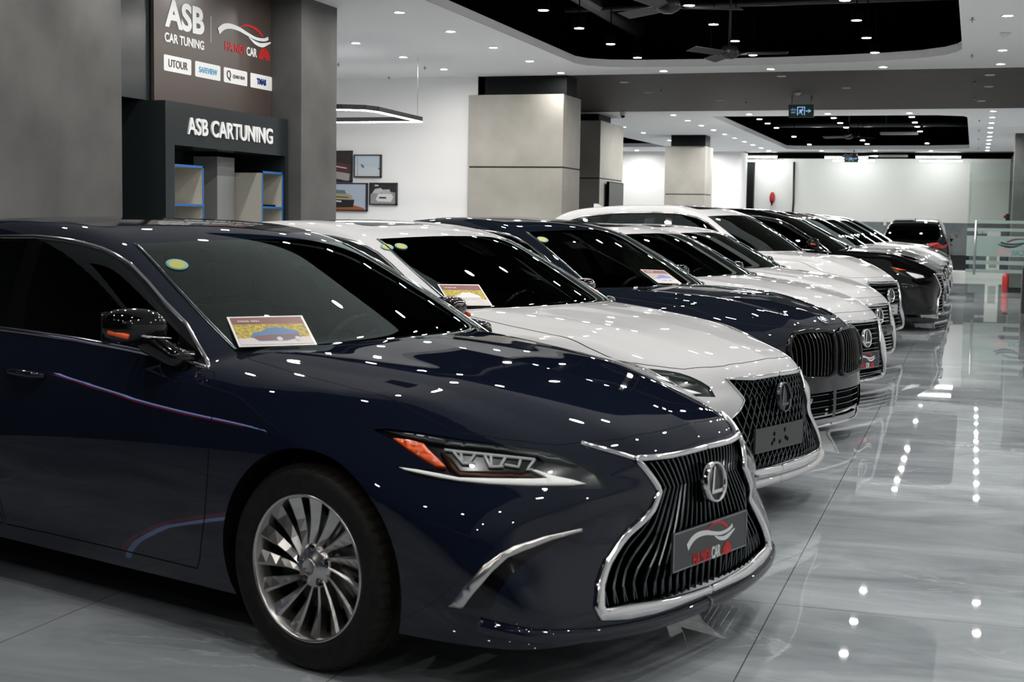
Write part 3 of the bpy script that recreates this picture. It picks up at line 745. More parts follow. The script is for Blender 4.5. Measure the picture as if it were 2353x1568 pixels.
def build_car(name, S, K, loc, rz):
    """K: dict describing openings, trims and finishes"""
    root = empty(name, (loc[0], loc[1], 0), rz)
    pt = M[K['paint']]; wb = K.get('wb', 2.87); ra = K.get('arch', .385); R = K.get('R', .335); zb = K.get('zb', .19)
    arcs = [[(cx+ra*math.cos(a), R+.005+ra*math.sin(a)) for a in np.linspace(0, 2*PI, 64, endpoint=False)] for cx in (0.02, -wb)]
    regs = []
    for k, a in enumerate(arcs):
        # flat circle, cut where it stays on the side
        regs.append(Reg(S, 'arch', 'side', a, gap=0))
    step = K.get('step', .04)
    if 'hl' in K: regs.append(Reg(S, 'lamp', *K['hl']))
    if 'grille' in K:
        for g in K['grille']: regs.append(Reg(S, 'grille', 'front', g, centre=K.get('gcentre', True)))
    for g in K.get('dark', []): regs.append(Reg(S, 'dark', *g))
    for g in K.get('intake', []): regs.append(Reg(S, 'intake', *g))
    if 'tail' in K: regs.append(Reg(S, 'tail', *K['tail']))
    regs.append(Reg(S, 'ws', 'top', K['ws'], centre=True))
    regs.append(Reg(S, 'rw', *K['rw'], centre=True))
    for k, g in enumerate(K['glass']): regs.append(Reg(S, 'glass%d' % k, 'side', g))
    regs.append(Reg(S, 'black', 'side', K['dlo']))
    if 'roof' in K: regs.append(Reg(S, 'roofglass', 'top', K['roof'], centre=True))
    regs.append(Reg(S, 'hood', *K['hood'], centre=True, gap=.005))
    for k, g in enumerate(K['doors']): regs.append(Reg(S, 'door%d' % k, 'side', g, gap=.005))
    if 'trunk' in K: regs.append(Reg(S, 'trunk', *K['trunk'], centre=True, gap=.005))
    P, N, T, lab = cut_body(S, regs, step, zb, K.get('zbf'))
    sel = lambda *n: np.isin(lab, n)
    # body shell with the shadow gaps as a second finish
    m = sel('body', 'gap', 'black', 'dark'); Tm = T[m]; L_ = lab[m]
    p, n, t = take(P, N, T, m, 'B'); mi = [0 if l == 'body' else (1 if l == 'gap' else 2) for l in L_]*2
    mesh('body_shell', p, t, [pt, M['gap'], M['gloss']], root, mi=mi, normals=n)
    part('hood', P, N, T, sel('hood'), 'B', pt, root)
    part('windshield', P, N, T, sel('ws'), 'B', M['ws'], root)
    part('rear_window', P, N, T, sel('rw'), 'B', M[K.get('rwmat', 'side')], root)
    part('sunroof', P, N, T, sel('roofglass'), 'B', M['gloss'], root)
    part('trunk_lid', P, N, T, sel('trunk'), 'B', pt, root)
    for sd in 'RL':
        for k in range(len(K['doors'])):
            d = part('door', P, N, T, sel('door%d' % k), sd, pt, root)
            if d is not None and K.get('handles'):
                hx, hz = K['handles'][k]
                q = S.onto('side', [(hx-.12, hz), (hx-.06, hz+.002), (hx, hz+.002), (hx+.06, hz), (hx+.12, hz-.004)]); q[:, 1] += np.array([.004, .030, .035, .030, .004])
                h = MB(); h.tube([(a, b*SD[sd], c) for a, b, c in q], [.010, .013, .013, .013, .010], 8); h.build('door_handle', pt if K.get('hpaint', 1) else M['chrome'], d)
        for k in range(len(K['glass'])): part('side_window', P, N, T, sel('glass%d' % k), sd, M['side'], root)
    part('grille_backing', P, N, T, sel('grille', 'intake'), 'B', M['gap'], root, off=-.055)
    # wheel housings and floor pan
    wl = MB()
    for cx in (0.02, -wb):
        for sg in (1, -1):
            n_ = 26; V = []; F = []
            for i in range(n_):
                a = -.35+(PI+.7)*i/(n_-1)
                for yy, rr_ in ((.945, ra), (.90, ra+.004), (.60, ra+.004), (.60, .05)):
                    yy = yy if yy < .9 else float(S.onto('side', [(cx+ra*math.cos(a), max(R+.005+ra*math.sin(a), zb+.01))])[0][1])-(.003 if yy > .92 else .05)
                    V.append((cx+rr_*math.cos(a), sg*yy, R+.005+rr_*math.sin(a)))
            for i in range(n_-1):
                for q in range(3):
                    f = (i*4+q, i*4+q+1, (i+1)*4+q+1, (i+1)*4+q); F.append(f if sg < 0 else f[::-1])
            wl.add(V, F, 0, False)
    wl.box((-wb+.3, -.62, zb-.02), (-.38, .62, zb+.04)); wl.box((-.5, -.58, zb-.02), (.62, .58, zb+.05)); wl.box((-wb-.9, -.58, zb+.02), (-wb+.3, .58, zb+.08))
    wl.box((-wb+.42, -.86, zb-.01), (-.42, .86, zb+.02))
    wl.box((.5, -.55, zb+.0), (.66, .55, .62)); wl.box((-.42, -.72, zb), (-.36, .72, .72+K.get('iz', 0)))
    wl.build('underbody', M['gap'], root)
    for k, (cx, sg) in enumerate(((0, -1), (0, 1), (-wb, -1), (-wb, 1))):
        add_wheel(root, cx, sg*K.get('track', .797), R, K.get('rr', .243), K.get('wheel', 'turbine'), K.get('steer', 0) if k < 2 else 0, K.get('rim', 'satin'))
    # trims
    for sd in 'RL':
        if 'trim' in K: ribbon(S, K['trim'], K.get('trimw', .018), .006, sd, closed=True, smooth=False).build('window_trim', M[K.get('trimmat', 'chrome')], root)
        if 'wsm' in K: ribbon(S, K['wsm'], .016, .006, sd, 'top', smooth=True).build('windshield_moulding', M['dchrome'], root)
        if K.get('mirror'): make_mirror(root, sd, **(K['mirror'] if sd == 'R' else dict(K['mirror'], x=-.86, y=.925, z=K['mirror']['z']-.02, s=.9)))
        # lamp
        if 'hl' in K:
            hb = part('headlight', P, N, T, sel('lamp'), sd, M['lampdark'], root, off=-.014)
            part('lens', P, N, T, sel('lamp'), sd, M['lens'], hb, off=0)
            for nm, pts, mt, off in K.get('lampbits', []): patch(S, nm, pts, M[mt], hb, sd, off, .012)
            if K.get('leds'):
                l = MB()
                for q in K['leds']: ribbon(S, q, .009, .006, sd, smooth=False, off=-.010, mb=l)
                l.build('led_modules', M['drl'], hb)
        if 'tail' in K:
            tb = part('tail_light', P, N, T, sel('tail'), sd, M['red'], root, off=.004)
        for nm, pts, w_, h_, mt in K.get('strips', []): ribbon(S, pts, w_, h_, sd, smooth=True).build(nm, pt if mt == 'body' else M[mt], root)
        for nm, pts, mt, off in K.get('patches', []): patch(S, nm, pts, M[mt], root, sd, off, .01)
    K['make_grille'](root, S, K)
    interior(root, dict(z=K.get('iz', 0), dash=K.get('dash', -.62)), K.get('trimcol', 'leather'))
    return root

# ---------------------------------------------------------------- grilles
def outline_y(g, z):
    """half width of a grille outline at height z"""
    P = np.array(g); best = 0
    for a, b in zip(P[:-1], P[1:]):
        if (a[1]-z)*(b[1]-z) <= 0 and abs(a[1]-b[1]) > 1e-6:
            best = max(best, a[0]+(b[0]-a[0])*(z-a[1])/(b[1]-a[1]))
    return best
def inset(P, dx): P = P.copy(); P[:, 0] -= dx; return P
def both(mb, f):
    for sg in (1, -1): f(mb, sg)
def front_path(S, pts, dx=0, sg=1):
    P = S.onto('front', [(abs(a), b) for a, b in pts]); P[:, 0] -= dx
    P[:, 1] = [a*sg for a, _ in pts]
    return P
def frame(S, root, g, w=.03, h=.016, mat='chrome', name='grille_frame', off=0, extra=None, ws=None):
    mb = MB(); pts = resamp(np.array(g), .03)
    for sg in (1, -1):
        ribbon(S, S.onto('front', pts), ws if ws is not None else w, h, 'L' if sg > 0 else 'R', '3d', smooth=False, off=off, mb=mb)
    if extra:
        for q in extra:
            for sd in 'RL': ribbon(S, q, w*.5, h*.6, sd, '3d', smooth=True, mb=mb)
    return mb.build(name, M[mat], root)
def vertical_grille(root, S, K):
    g = GRL; b = MB(); zt, z0 = .706, .262
    bx = lambda z: np.interp(z, [.262, .33, .37, .615, .706], [.545, .540, .515, .284, .352])   # chevron: in to the waist, out to the foot
    for k in range(1, 14):
        fr = (k-.5)/13.1
        for sg in (1, -1):
            pts = []
            for z in np.linspace(zt, z0, 20):
                pts.append((fr*float(bx(z)), z))
            blade(b, front_path(S, pts, .022, sg), .0065, .035)
            if k > 3:   # second blade in the lower part, leaning the other way
                p2 = [(fr*float(bx(z))-.022*(.36-z)/.1, z) for z in np.linspace(.36, z0, 5)]
                blade(b, front_path(S, p2, .026, sg), .0045, .03)
    b.build('grille_bars', M['dchrome'], root)
    frame(S, root, g, ws=[.018, .02, .02, .020, .022, .024, .026, .03, .034, .04, .05, .046, .036, .03, .028], h=.016, extra=[[S.onto('front', [(.345, .717)])[0], (.80, .415, .745), (.755, .465, .768)]])
    emblem(root, S, 0, .607, (.066, .068), -.10)
    rd = MB(); rd.box((.90, -.27, .335), (.925, .27, .475)); rd.build('plate_holder', M['gloss'], root)
    plate(root, .958, 0, .412, .5, .125)
GW = [GRL]
def in_outline(g, y, z): return z < .71 and z > .262 and abs(y) < outline_y(g, z)-.008
def mesh_grille(root, S, K):
    g = K['grille'][0]; GW[0] = g; b = MB()
    def run(sl, y0s, zlo, zhi):
        for y0 in y0s:
            seg = []
            for z in np.linspace(zhi, zlo, 26):
                y = y0+sl*(z-zlo)
                if in_outline(g, y, z): seg.append((y, z))
                else:
                    if len(seg) > 1: yield seg
                    seg = []
            if len(seg) > 1: yield seg
    for lo, hi, sl, dy in ((.62, .71, .75, .042), (.262, .62, .55, .046)):
        for sgn in (1, -1):
            for seg in run(sl*sgn, np.arange(-.8, .8, dy), lo, hi):
                P = S.onto('front', [(abs(a), c) for a, c in seg]); P[:, 1] = [a for a, _ in seg]; P[:, 0] -= .02
                blade(b, P[[0, len(P)//2, -1]] if len(P) > 4 else P, .0055, .028)
    b.build('grille_mesh', M['dchrome'], root)
    frame(S, root, g, ws=[.022, .024, .024, .012, .010, .010, .010, .012, .014, .02, .04, .05, .05, .05, .05], h=.014)
    emblem(root, S, 0, .607, (.062, .075), -.10, 'dchrome')
    h = MB(); h.box((.945, -.25, .35), (.957, .25, .47))
    o = h.build('plate_holder', M['platec'], root)
    k = MB()
    for y, z in ((-.06, .43), (-.06, .40), (-.08, .385), (.05, .44), (.06, .40), (.08, .39), (0, .385)): k.lathe([(0, .958), (.011, .958), (.011, .955)], 12, 0, 'x', (0, y, z))
    k.build('screw_holes', M['gap'], o)

def horizontal_grille(root, S, K):
    g = K['g']; zt = max(p[1] for p in g)-.012; zl = min(p[1] for p in g)+.012; b = MB(); z = zt-.02
    while z > zl:
        skip = any(a < z < c for a, c in K.get('gskip', []))
        if not skip:
            w_ = outline_y(g, z)-.006
            if w_ > .05:
                ys_ = np.linspace(-w_, w_, 15); P = S.onto('front', [(abs(a), z) for a in ys_]); P[:, 1] = ys_; P[:, 0] -= .012
                blade(b, P, K.get('gw', .012), .035)
        z -= K.get('gs', .042)
    b.build('grille_bars', M[K.get('gmat', 'dchrome')], root)
    for a, c in K.get('gskip', []):
        q = MB(); w_ = min(outline_y(g, a), outline_y(g, c))+.01
        ys_ = np.linspace(-w_, w_, 13); V = []
        for zz in np.linspace(a, c, 5):
            P = S.onto('front', [(abs(t), zz) for t in ys_]); P[:, 1] = ys_; P[:, 0] += .004+.02*math.sin(PI*(zz-a)/(c-a)); V += list(P)
        q.add(V, [(i*13+j, i*13+j+1, (i+1)*13+j+1, (i+1)*13+j) for i in range(4) for j in range(12)], 0, True); q.build('bumper_bar', M[K.get('barmat', 'dchrome')], root)
    frame(S, root, g, ws=K.get('gfw', [.03]*len(g)), h=.02, mat=K.get('framemat', 'chrome'))
    emblem(root, S, 0, K['ez'], K.get('er', (.075, .078)), -.10)
    if 'plate' in K:
        px, pz, pw, ph, lg, pmt = K['plate']; plate(root, px, 0, pz, pw, ph, 0, lg, pmt)
def kidney_grille(root, S, K):
    b = MB(); g = K['kid']
    ys0, ys1 = .05, .48
    for sg in (1, -1):
        for k in range(1, 11):
            y = ys0+(ys1-ys0)*k/11.2; zs = [p for p in np.linspace(.42, .80, 77) if inside(np.array(g), np.array([y]), np.array([p]))[0]]
            if len(zs) < 3: continue
            P = S.onto('front', [(y, z) for z in np.linspace(zs[0], zs[-1], 9)]); P[:, 1] *= sg; P[:, 0] += .004
            blade(b, P, .012, .045)
    b.build('grille_bars', M['gloss'], root)
    for sg in (1, -1): ribbon(S, g, .030, .028, 'L' if sg > 0 else 'R', 'front', closed=True, smooth=False).build('grille_frame', M['dchrome' if 0 else 'gloss'], root)
    l = MB()
    for z in (.19, .23, .27, .31, .35):
        ys_ = np.linspace(-.50, .50, 15); P = S.onto('front', [(abs(a), z) for a in ys_]); P[:, 1] = ys_; P[:, 0] -= .02; blade(l, P, .008, .03)
    l.build('intake_bars', M['dchrome'], root)
    c = MB()
    for sd in 'RL':
        ribbon(S, [(0, .145), (.25, .145), (.5, .148), (.66, .16), (.74, .2), (.755, .28), (.74, .36)], .016, .012, sd, 'front', mb=c)
    c.build('intake_trim', M['chrome'], root)
    # round badge on the bonnet
    p = S.onto('top', [(.83, 0.0)])[0]; n = S.normal(np.array([p]))[0]; q = MB()
    q.lathe([(.0, .004), (.041, .004), (.041, .0)], 32, 0); q.lathe([(.029, .0045), (.029, .0055), (.026, .0055)], 32, 3)
    for a in range(4):
        q.add([(0, 0, .0065)]+[(.026*math.cos(a*PI/2+t), .026*math.sin(a*PI/2+t), .0065) for t in np.linspace(0, PI/2, 8)], [(0, i, i+1) for i in range(1, 8)], 1+a % 2)
    q.lathe([(.039, .006), (.042, .006), (.042, -.004)], 32, 3)
    o = q.build('bonnet_badge', [M['gloss'], M['lwhite'], M['bmwblue'], M['chrome']], root)
    o.location = tuple(p+n*.004); o.rotation_euler = Vector(n).to_track_quat('Z', 'Y').to_euler()
    for ch, an in (('B', .55), ('M', 0), ('W', -.55)):
        text_obj('lettering', ch, .014, M['lwhite'], Matrix.Rotation(-PI/2, 4, 'Z') @ Matrix.Rotation(an, 4, 'Z') @ Matrix.Translation((0, .0345, .006)), o, depth=.0006, bold=.0004)
def copy_tree(o, parent=None):
    c = o.copy(); C.objects.link(c); c.parent = parent
    if parent is not None: c.matrix_parent_inverse = o.matrix_parent_inverse.copy()
    for ch in o.children: copy_tree(ch, c)
    return c

def promo_card(root_, S, P4, label, seed):
    """P4: plan points (x, y) of the corners on the windshield, as seen from the front"""
    M4 = Matrix.Translation(root_.location) @ Matrix.Rotation(root_.rotation_euler[2], 4, 'Z')
    g = np.array([S.onto('top', [(a, abs(b))])[0]*[1, (1 if b > 0 else -1), 1] for a, b in P4])
    A, B, Cc, D = [M4 @ Vector(map(float, p)) for p in g]
    o = (A+B+Cc+D)/4; X = ((B-A)+(Cc-D)).normalized(); n = X.cross((A-D)+(B-Cc)).normalized(); Y = n.cross(X)
    w = ((B-A).length+(Cc-D).length)/4; h = ((A-D).length+(B-Cc).length)/4
    up = 0      # rest on the highest point of the curved glass below
    for u in (-1, -.5, 0, .5, 1):
        for v in (-1, 0, 1):
            q = M4.inverted() @ (o+X*w*u+Y*h*v); z = float(S.onto('top', [(q.x, abs(q.y))])[0][2])
            up = max(up, (z-q.z)*abs(n.z))
    o = o+n*(up+.004)
    t = empty('promotional_card', o); t.matrix_world = Matrix(((X.x, Y.x, n.x, o.x), (X.y, Y.y, n.y, o.y), (X.z, Y.z, n.z, o.z), (0, 0, 0, 1)))
    MB().box((-w, -h, -.0015), (w, h, 0)).build('paper', M['whitep'], t)
    pr = MB(); m = []
    def poly(pts, col):
        mm = noise_mat('print_colour', col[0], col[1], 60, .4) if isinstance(col[0], tuple) else pm('print_colour', col, .4)
        m.append(mm); pr.add([(x*w*.94, y*h*.92, .0004+.0003*len(m)) for x, y in pts], [tuple(range(len(pts)))], len(m)-1)
    random.seed(seed)
    poly([(-1, -1), (1, -1), (1, 1), (-1, 1)], (.16, .03, .02)); poly([(-1, -.55), (1, -.55), (1, .45), (-1, .5)], ((.20, .13, .02), (.55, .45, .03)) if seed < 3 else ((.5, .35, .1), (.25, .3, .5)))
    poly([(-1, -1), (1, -1), (1, -.5), (-1, -.52)], (.55, .50, .50))
    bc = [(.02, .12, .30), (.6, .6, .6), (.10, .15, .45)][seed % 3]
    poly([(-.62, -.45), (-.55, -.15), (-.3, -.05), (-.1, .2), (.3, .22), (.55, .0), (.72, -.1), (.72, -.55), (.3, -.75), (-.45, -.75)], bc)
    poly([(-.5, -.7), (.68, -.6), (.72, -.3), (-.1, -.32), (-.55, -.4)], (.12, .03, .03) if seed % 3 == 0 else (.45, .42, .42))
    for cx in (.12, .62): poly([(cx+.08*math.cos(a), -.62+.14*math.sin(a)) for a in np.linspace(0, 2*PI, 14, endpoint=False)], (.5, .5, .52))
    pr.build('print', m, t)
    text_obj('lettering', 'ES250 2021' if seed == 0 else 'HA NOI CAR', .02, M['lwhite'], basis((-w*.5, h*.62, .003), (1, 0, 0), (0, 1, 0)), t, depth=.0004, fit=(w*.55, h*.12))
    tag(t, label, 'card'); return t
def sticker(root_, S, xz, label, inner='st_yellow', r=.042, y=-.54):
    """round inspection sticker on the windshield"""
    p = S.onto('top', [(xz, abs(y))])[0]; n = S.normal(np.array([p]))[0]
    if y < 0: p = p*[1, -1, 1]; n = n*[1, -1, 1]
    q = MB(); q.lathe([(0, .0012), (r*.72, .0012)], 24, 1); q.lathe([(r*.72, .0011), (r, .0011), (r, 0)], 24, 0)
    o = q.build('inspection_sticker', [M['st_teal'], M[inner]]); M4 = Matrix.Translation(root_.location) @ Matrix.Rotation(root_.rotation_euler[2], 4, 'Z')
    o.matrix_world = M4 @ Matrix.Translation(Vector(p+n*.003)) @ Vector(n).to_track_quat('Z', 'Y').to_matrix().to_4x4()
    return tag(o, label, 'sticker')
M['st_teal'] = pm('sticker_teal', (.10, .30, .28), .5); M['st_yellow'] = pm('sticker_yellow', (.42, .38, .05), .5); M['st_blue'] = pm('sticker_blue', (.02, .25, .35), .5)
# ---------------------------------------------------------------- the hall
H_ = 3.59
def struct(o, kind='structure'): o['kind'] = kind; return o
def marble():
    m = pm('polished_marble', (.3, .31, .32), .014, spec=.55); n, l = nodes(m); b = n['Principled BSDF']
    tc = n.new('ShaderNodeTexCoord')
    mp = n.new('ShaderNodeMapping'); mp.inputs['Rotation'].default_value = (0, 0, -.75); mp.inputs['Scale'].default_value = (.55, 1.5, 1)
    l.new(tc.outputs['Object'], mp.inputs[0])
    a = n.new('ShaderNodeTexNoise'); a.inputs['Scale'].default_value = 1.3; a.inputs['Detail'].default_value = 8; a.inputs['Roughness'].default_value = .62; a.inputs['Distortion'].default_value = .9
    l.new(mp.outputs[0], a.inputs['Vector'])
    r = n.new('ShaderNodeValToRGB'); r.color_ramp.elements[0].position = .32; r.color_ramp.elements[1].position = .72
    r.color_ramp.elements[0].color = (.21, .235, .255, 1); r.color_ramp.elements[1].color = (.46, .50, .53, 1); l.new(a.outputs['Fac'], r.inputs[0])
    # fine bright veins where a warped noise crosses its middle
    v = n.new('ShaderNodeTexNoise'); v.inputs['Scale'].default_value = .9; v.inputs['Detail'].default_value = 7; v.inputs['Roughness'].default_value = .55; v.inputs['Distortion'].default_value = 1.6
    l.new(mp.outputs[0], v.inputs['Vector'])
    s1 = n.new('ShaderNodeMath'); s1.operation = 'SUBTRACT'; s1.inputs[1].default_value = .5; l.new(v.outputs['Fac'], s1.inputs[0])
    s2 = n.new('ShaderNodeMath'); s2.operation = 'ABSOLUTE'; l.new(s1.outputs[0], s2.inputs[0])
    s3 = n.new('ShaderNodeMapRange'); s3.inputs['From Min'].default_value = 0; s3.inputs['From Max'].default_value = .012; s3.inputs['To Min'].default_value = .65; s3.inputs['To Max'].default_value = 0; l.new(s2.outputs[0], s3.inputs['Value'])
    mk = n.new('ShaderNodeTexNoise'); mk.inputs['Scale'].default_value = .8; l.new(tc.outputs['Object'], mk.inputs['Vector'])
    mk2 = n.new('ShaderNodeMapRange'); mk2.inputs['From Min'].default_value = .45; mk2.inputs['From Max'].default_value = .62; l.new(mk.outputs['Fac'], mk2.inputs['Value'])
    mu = n.new('ShaderNodeMath'); mu.operation = 'MULTIPLY'; l.new(s3.outputs[0], mu.inputs[0]); l.new(mk2.outputs[0], mu.inputs[1])
    x = n.new('ShaderNodeMix'); x.data_type = 'RGBA'; l.new(mu.outputs[0], x.inputs['Factor']); l.new(r.outputs[0], x.inputs['A']); x.inputs['B'].default_value = (.55, .58, .6, 1)
    # joints
    sep = n.new('ShaderNodeSeparateXYZ'); l.new(tc.outputs['Object'], sep.inputs[0])
    def joint(axis, off, size):
        q = n.new('ShaderNodeMath'); q.operation = 'SUBTRACT'; q.inputs[1].default_value = off; l.new(sep.outputs[axis], q.inputs[0])
        w = n.new('ShaderNodeMath'); w.operation = 'PINGPONG'; w.inputs[1].default_value = size/2; l.new(q.outputs[0], w.inputs[0])
        c = n.new('ShaderNodeMath'); c.operation = 'LESS_THAN'; c.inputs[1].default_value = .0022; l.new(w.outputs[0], c.inputs[0]); return c
    j1, j2 = joint('X', -.67, 1.2), joint('Y', 5.34, 2.4)
    mx = n.new('ShaderNodeMath'); mx.operation = 'MAXIMUM'; l.new(j1.outputs[0], mx.inputs[0]); l.new(j2.outputs[0], mx.inputs[1])
    x2 = n.new('ShaderNodeMix'); x2.data_type = 'RGBA'; l.new(mx.outputs[0], x2.inputs['Factor']); l.new(x.outputs['Result'], x2.inputs['A']); x2.inputs['B'].default_value = (.10, .085, .06, 1)
    l.new(x2.outputs['Result'], b.inputs['Base Color'])
    wv = n.new('ShaderNodeTexNoise'); wv.inputs['Scale'].default_value = 1.1; wv.inputs['Detail'].default_value = 1; l.new(tc.outputs['Object'], wv.inputs['Vector'])
    bp = n.new('ShaderNodeBump'); bp.inputs['Strength'].default_value = .02; bp.inputs['Distance'].default_value = .02; l.new(wv.outputs['Fac'], bp.inputs['Height']); l.new(bp.outputs[0], b.inputs['Normal'])
    return m
def wood_slats():
    m = pm('dark_wood_slats', (.04, .03, .024), .5, spec=.3); n, l = nodes(m); b = n['Principled BSDF']
    tc = n.new('ShaderNodeTexCoord'); mp = n.new('ShaderNodeMapping'); mp.inputs['Scale'].default_value = (.4, 6, 6); l.new(tc.outputs['Object'], mp.inputs[0])
    a = n.new('ShaderNodeTexNoise'); a.inputs['Scale'].default_value = 2; a.inputs['Detail'].default_value = 5; l.new(mp.outputs[0], a.inputs['Vector'])
    r = n.new('ShaderNodeValToRGB'); r.color_ramp.elements[0].color = (.032, .024, .018, 1); r.color_ramp.elements[1].color = (.088, .067, .052, 1); l.new(a.outputs['Fac'], r.inputs[0]); l.new(r.outputs[0], b.inputs['Base Color'])
    return m
M['floor'] = marble()
M['ceil'] = pm('white_ceiling_paint', (.80, .805, .81), .8, spec=.2)
M['wallw'] = pm('white_wall_paint', (.80, .80, .80), .85, spec=.2)
M['wallwarm'] = pm('warm_white_wall_paint', (.80, .81, .79), .85, spec=.2)
M['void'] = pm('black_ceiling_paint', (.0022, .0022, .0022), .95, spec=.0)
M['spotblack'] = pm('spotlight_black', (.003, .003, .003), .8, spec=.05)
M['wood'] = wood_slats()
M['concrete'] = noise_mat('raw_concrete', (.068, .069, .068), (.125, .125, .123), 1.6, .75, 9, bump=.15, stops=(.3, .75))
M['stone'] = noise_mat('beige_stone_cladding', (.31, .30, .265), (.405, .39, .355), 1.8, .5, 7, stops=(.3, .7))
M['colblack'] = pm('column_black', (.004, .005, .0055), .6, spec=.15)
M['groove'] = pm('groove_black', (.012, .012, .012), .6)
M['darkwall'] = noise_mat('dark_wall', (.012, .013, .014), (.02, .021, .022), 2, .6)
M['dado'] = noise_mat('grey_tile_dado', (.13, .15, .16), (.2, .22, .235), 2.2, .3, 6)
M['anthra'] = pm('anthracite_laminate', (.016, .021, .023), .22, spec=.5)
M['brownpanel'] = pm('brown_gloss_panel', (.066, .050, .044), .28, spec=.5)
M['blue'] = pm('blue_edge_tape', (.01, .13, .42), .35)
M['shelf'] = pm('shelf_cream', (.48, .47, .42), .5)
M['greyp'] = pm('grey_laminate', (.30, .31, .31), .4)
M['lampon'] = pm('lamp_diffuser', (0, 0, 0), emis=(1.0, .965, .92), es=LAMP)
M['lampfar'] = pm('lamp_diffuser_far', (0, 0, 0), emis=(1.0, .975, .94), es=LAMP*1.9)
M['lampoff'] = pm('lamp_diffuser_off', (.45, .45, .46), .4)
M['lamptrim'] = pm('lamp_trim_white', (.7, .7, .7), .4)
M['tube'] = pm('fluorescent_tube', (0, 0, 0), emis=(.97, 1, .97), es=75)
M['ring'] = pm('ring_lamp_strip', (0, 0, 0), emis=(1, .99, .97), es=40)
M['metal'] = pm('grey_metal', (.35, .35, .36), .35, .8)
M['darkmetal'] = pm('dark_metal', (.03, .03, .032), .4, .5)
M['frost'] = bpy.data.materials.new('frosted_film'); M['frost'].use_nodes = True; _n, _l = nodes(M['frost']); _n.remove(_n['Principled BSDF'])
_a = _n.new('ShaderNodeBsdfTranslucent'); _a.inputs[0].default_value = (.75, .8, .8, 1); _b = _n.new('ShaderNodeBsdfDiffuse'); _b.inputs[0].default_value = (.75, .8, .8, 1); _t = _n.new('ShaderNodeBsdfTransparent')
_x = _n.new('ShaderNodeMixShader'); _l.new(_a.outputs[0], _x.inputs[1]); _l.new(_b.outputs[0], _x.inputs[2]); _y = _n.new('ShaderNodeMixShader'); _y.inputs[0].default_value = .10; _l.new(_x.outputs[0], _y.inputs[1]); _l.new(_t.outputs[0], _y.inputs[2]); _l.new(_y.outputs[0], _n['Material Output'].inputs[0])
M['clear'] = glass('clear_glass', (.93, .97, .95), .8)
M['redpaint'] = pm('red_enamel', (.42, .02, .02), .3, coat=.4)
M['whitep'] = pm('white_plastic', (.72, .72, .70), .35)

# floor and surrounding walls
struct(MB().box((-14, -6, -.12), (4.5, 47, 0)).build('floor', M['floor']))
def slab(name, outer, hole, z, mat, fascia=None, fmat=None):
    """flat ceiling with openings; fascia = height of the upstand round each opening"""
    pts = []; ed = []
    for poly in [outer]+hole:
        b = len(pts); pts += [Vector(p) for p in poly]; ed += [(b+i, b+(i+1) % len(poly)) for i in range(len(poly))]
    vo, eo, fo, *_ = delaunay_2d_cdt(pts, ed, [], 0, 1e-5, False)
    U = np.array([(v.x, v.y) for v in vo]); T = np.array([f for f in fo if len(f) == 3]); c = U[T].mean(1)
    k = inside(np.array(outer), c[:, 0], c[:, 1])
    for h in hole: k &= ~inside(np.array(h), c[:, 0], c[:, 1])
    mb = MB(); F = []
    for t in T[k]:
        a, b_, d = U[t[0]], U[t[1]], U[t[2]]
        ar = (b_[0]-a[0])*(d[1]-a[1])-(b_[1]-a[1])*(d[0]-a[0]); F.append(tuple(t[::-1]) if ar > 0 else tuple(t))
    mb.add([(x, y, z) for x, y in U], F); mb.add([(x, y, z+.1) for x, y in U], [f[::-1] for f in F])
    for h in hole:
        n = len(h); V = [(x, y, z) for x, y in h]+[(x, y, z+.1) for x, y in h]
        mb.add(V, [(i, (i+1) % n, n+(i+1) % n, n+i) for i in range(n)])
    return struct(mb.build(name, mat))
def rcorner(cx, cy, r, a0, a1, n=8): return [(cx+r*math.cos(a), cy+r*math.sin(a)) for a in np.linspace(a0, a1, n)]
AT0 = [(-6.9, -5.5), (-.24, -5.5), (-.24, 3.6), (-.6, 4.0), (-2.5, 4.25), (-6.9, 4.25)]
AT1 = [(-5.2, 9.3), (-4.9, 9.0), (-4.3, 8.85), (-3, 8.75), (-1.6, 8.8), (-.7, 9.0), (-.24, 9.5), (-.24, 17.9), (-.30, 18.2), (-.45, 18.5), (-.75, 18.78), (-1.2, 18.98), (-1.8, 19.12), (-2.6, 19.22), (-3.6, 19.27), (-4.4, 19.22), (-4.9, 19.1), (-5.15, 18.9), (-5.25, 18.6)]
AT2 = [(-5.1, 28.2), (-1.6, 28.25), (-.8, 28.3), (-.3, 28.6), (-.24, 28.9), (-.24, 40.0), (-.3, 40.2), (-1.2, 40.5), (-4.9, 40.55), (-5.15, 40.3)]
AT3 = [(-13.5, 30.0), (-8.7, 30.0), (-8.3, 39.2), (-13.5, 39.2)]
slab('ceiling', [(-14, -6), (4.5, -6), (4.5, 20.1), (-14, 20.1)], [AT0, AT1], H_, M['ceil'])
slab('ceiling', [(-14, 26.8), (4.5, 26.8), (4.5, 41.75), (-14, 41.75)], [AT2, AT3], H_, M['ceil'])
struct(MB().box((-14, -6, 4.7), (4.5, 47, 4.8)).build('ceiling', M['void']))
for k, (x0, y0, x1, y1) in enumerate(((-7.0, -5.8, .1, 4.6), (-5.6, 8.4, .1, 19.7), (-5.5, 27.9, .1, 41), (-14, 29.5, -8, 39.6))):
    v = MB(); v.box((x0, y0, H_+.1), (x0+.05, y1, 4.7)); v.box((x1-.05, y0, H_+.1), (x1, y1, 4.7)); v.box((x0, y0, H_+.1), (x1, y0+.05, 4.7)); v.box((x0, y1-.05, H_+.1), (x1, y1, 4.7))
    struct(v.build('ceiling', M['void']))
s = MB(); y = 20.12
while y < 26.75:
    s.box((-14, y, H_), (4.5, y+.085, H_+.035)); y += .125
struct(s.build('ceiling', M['wood']))
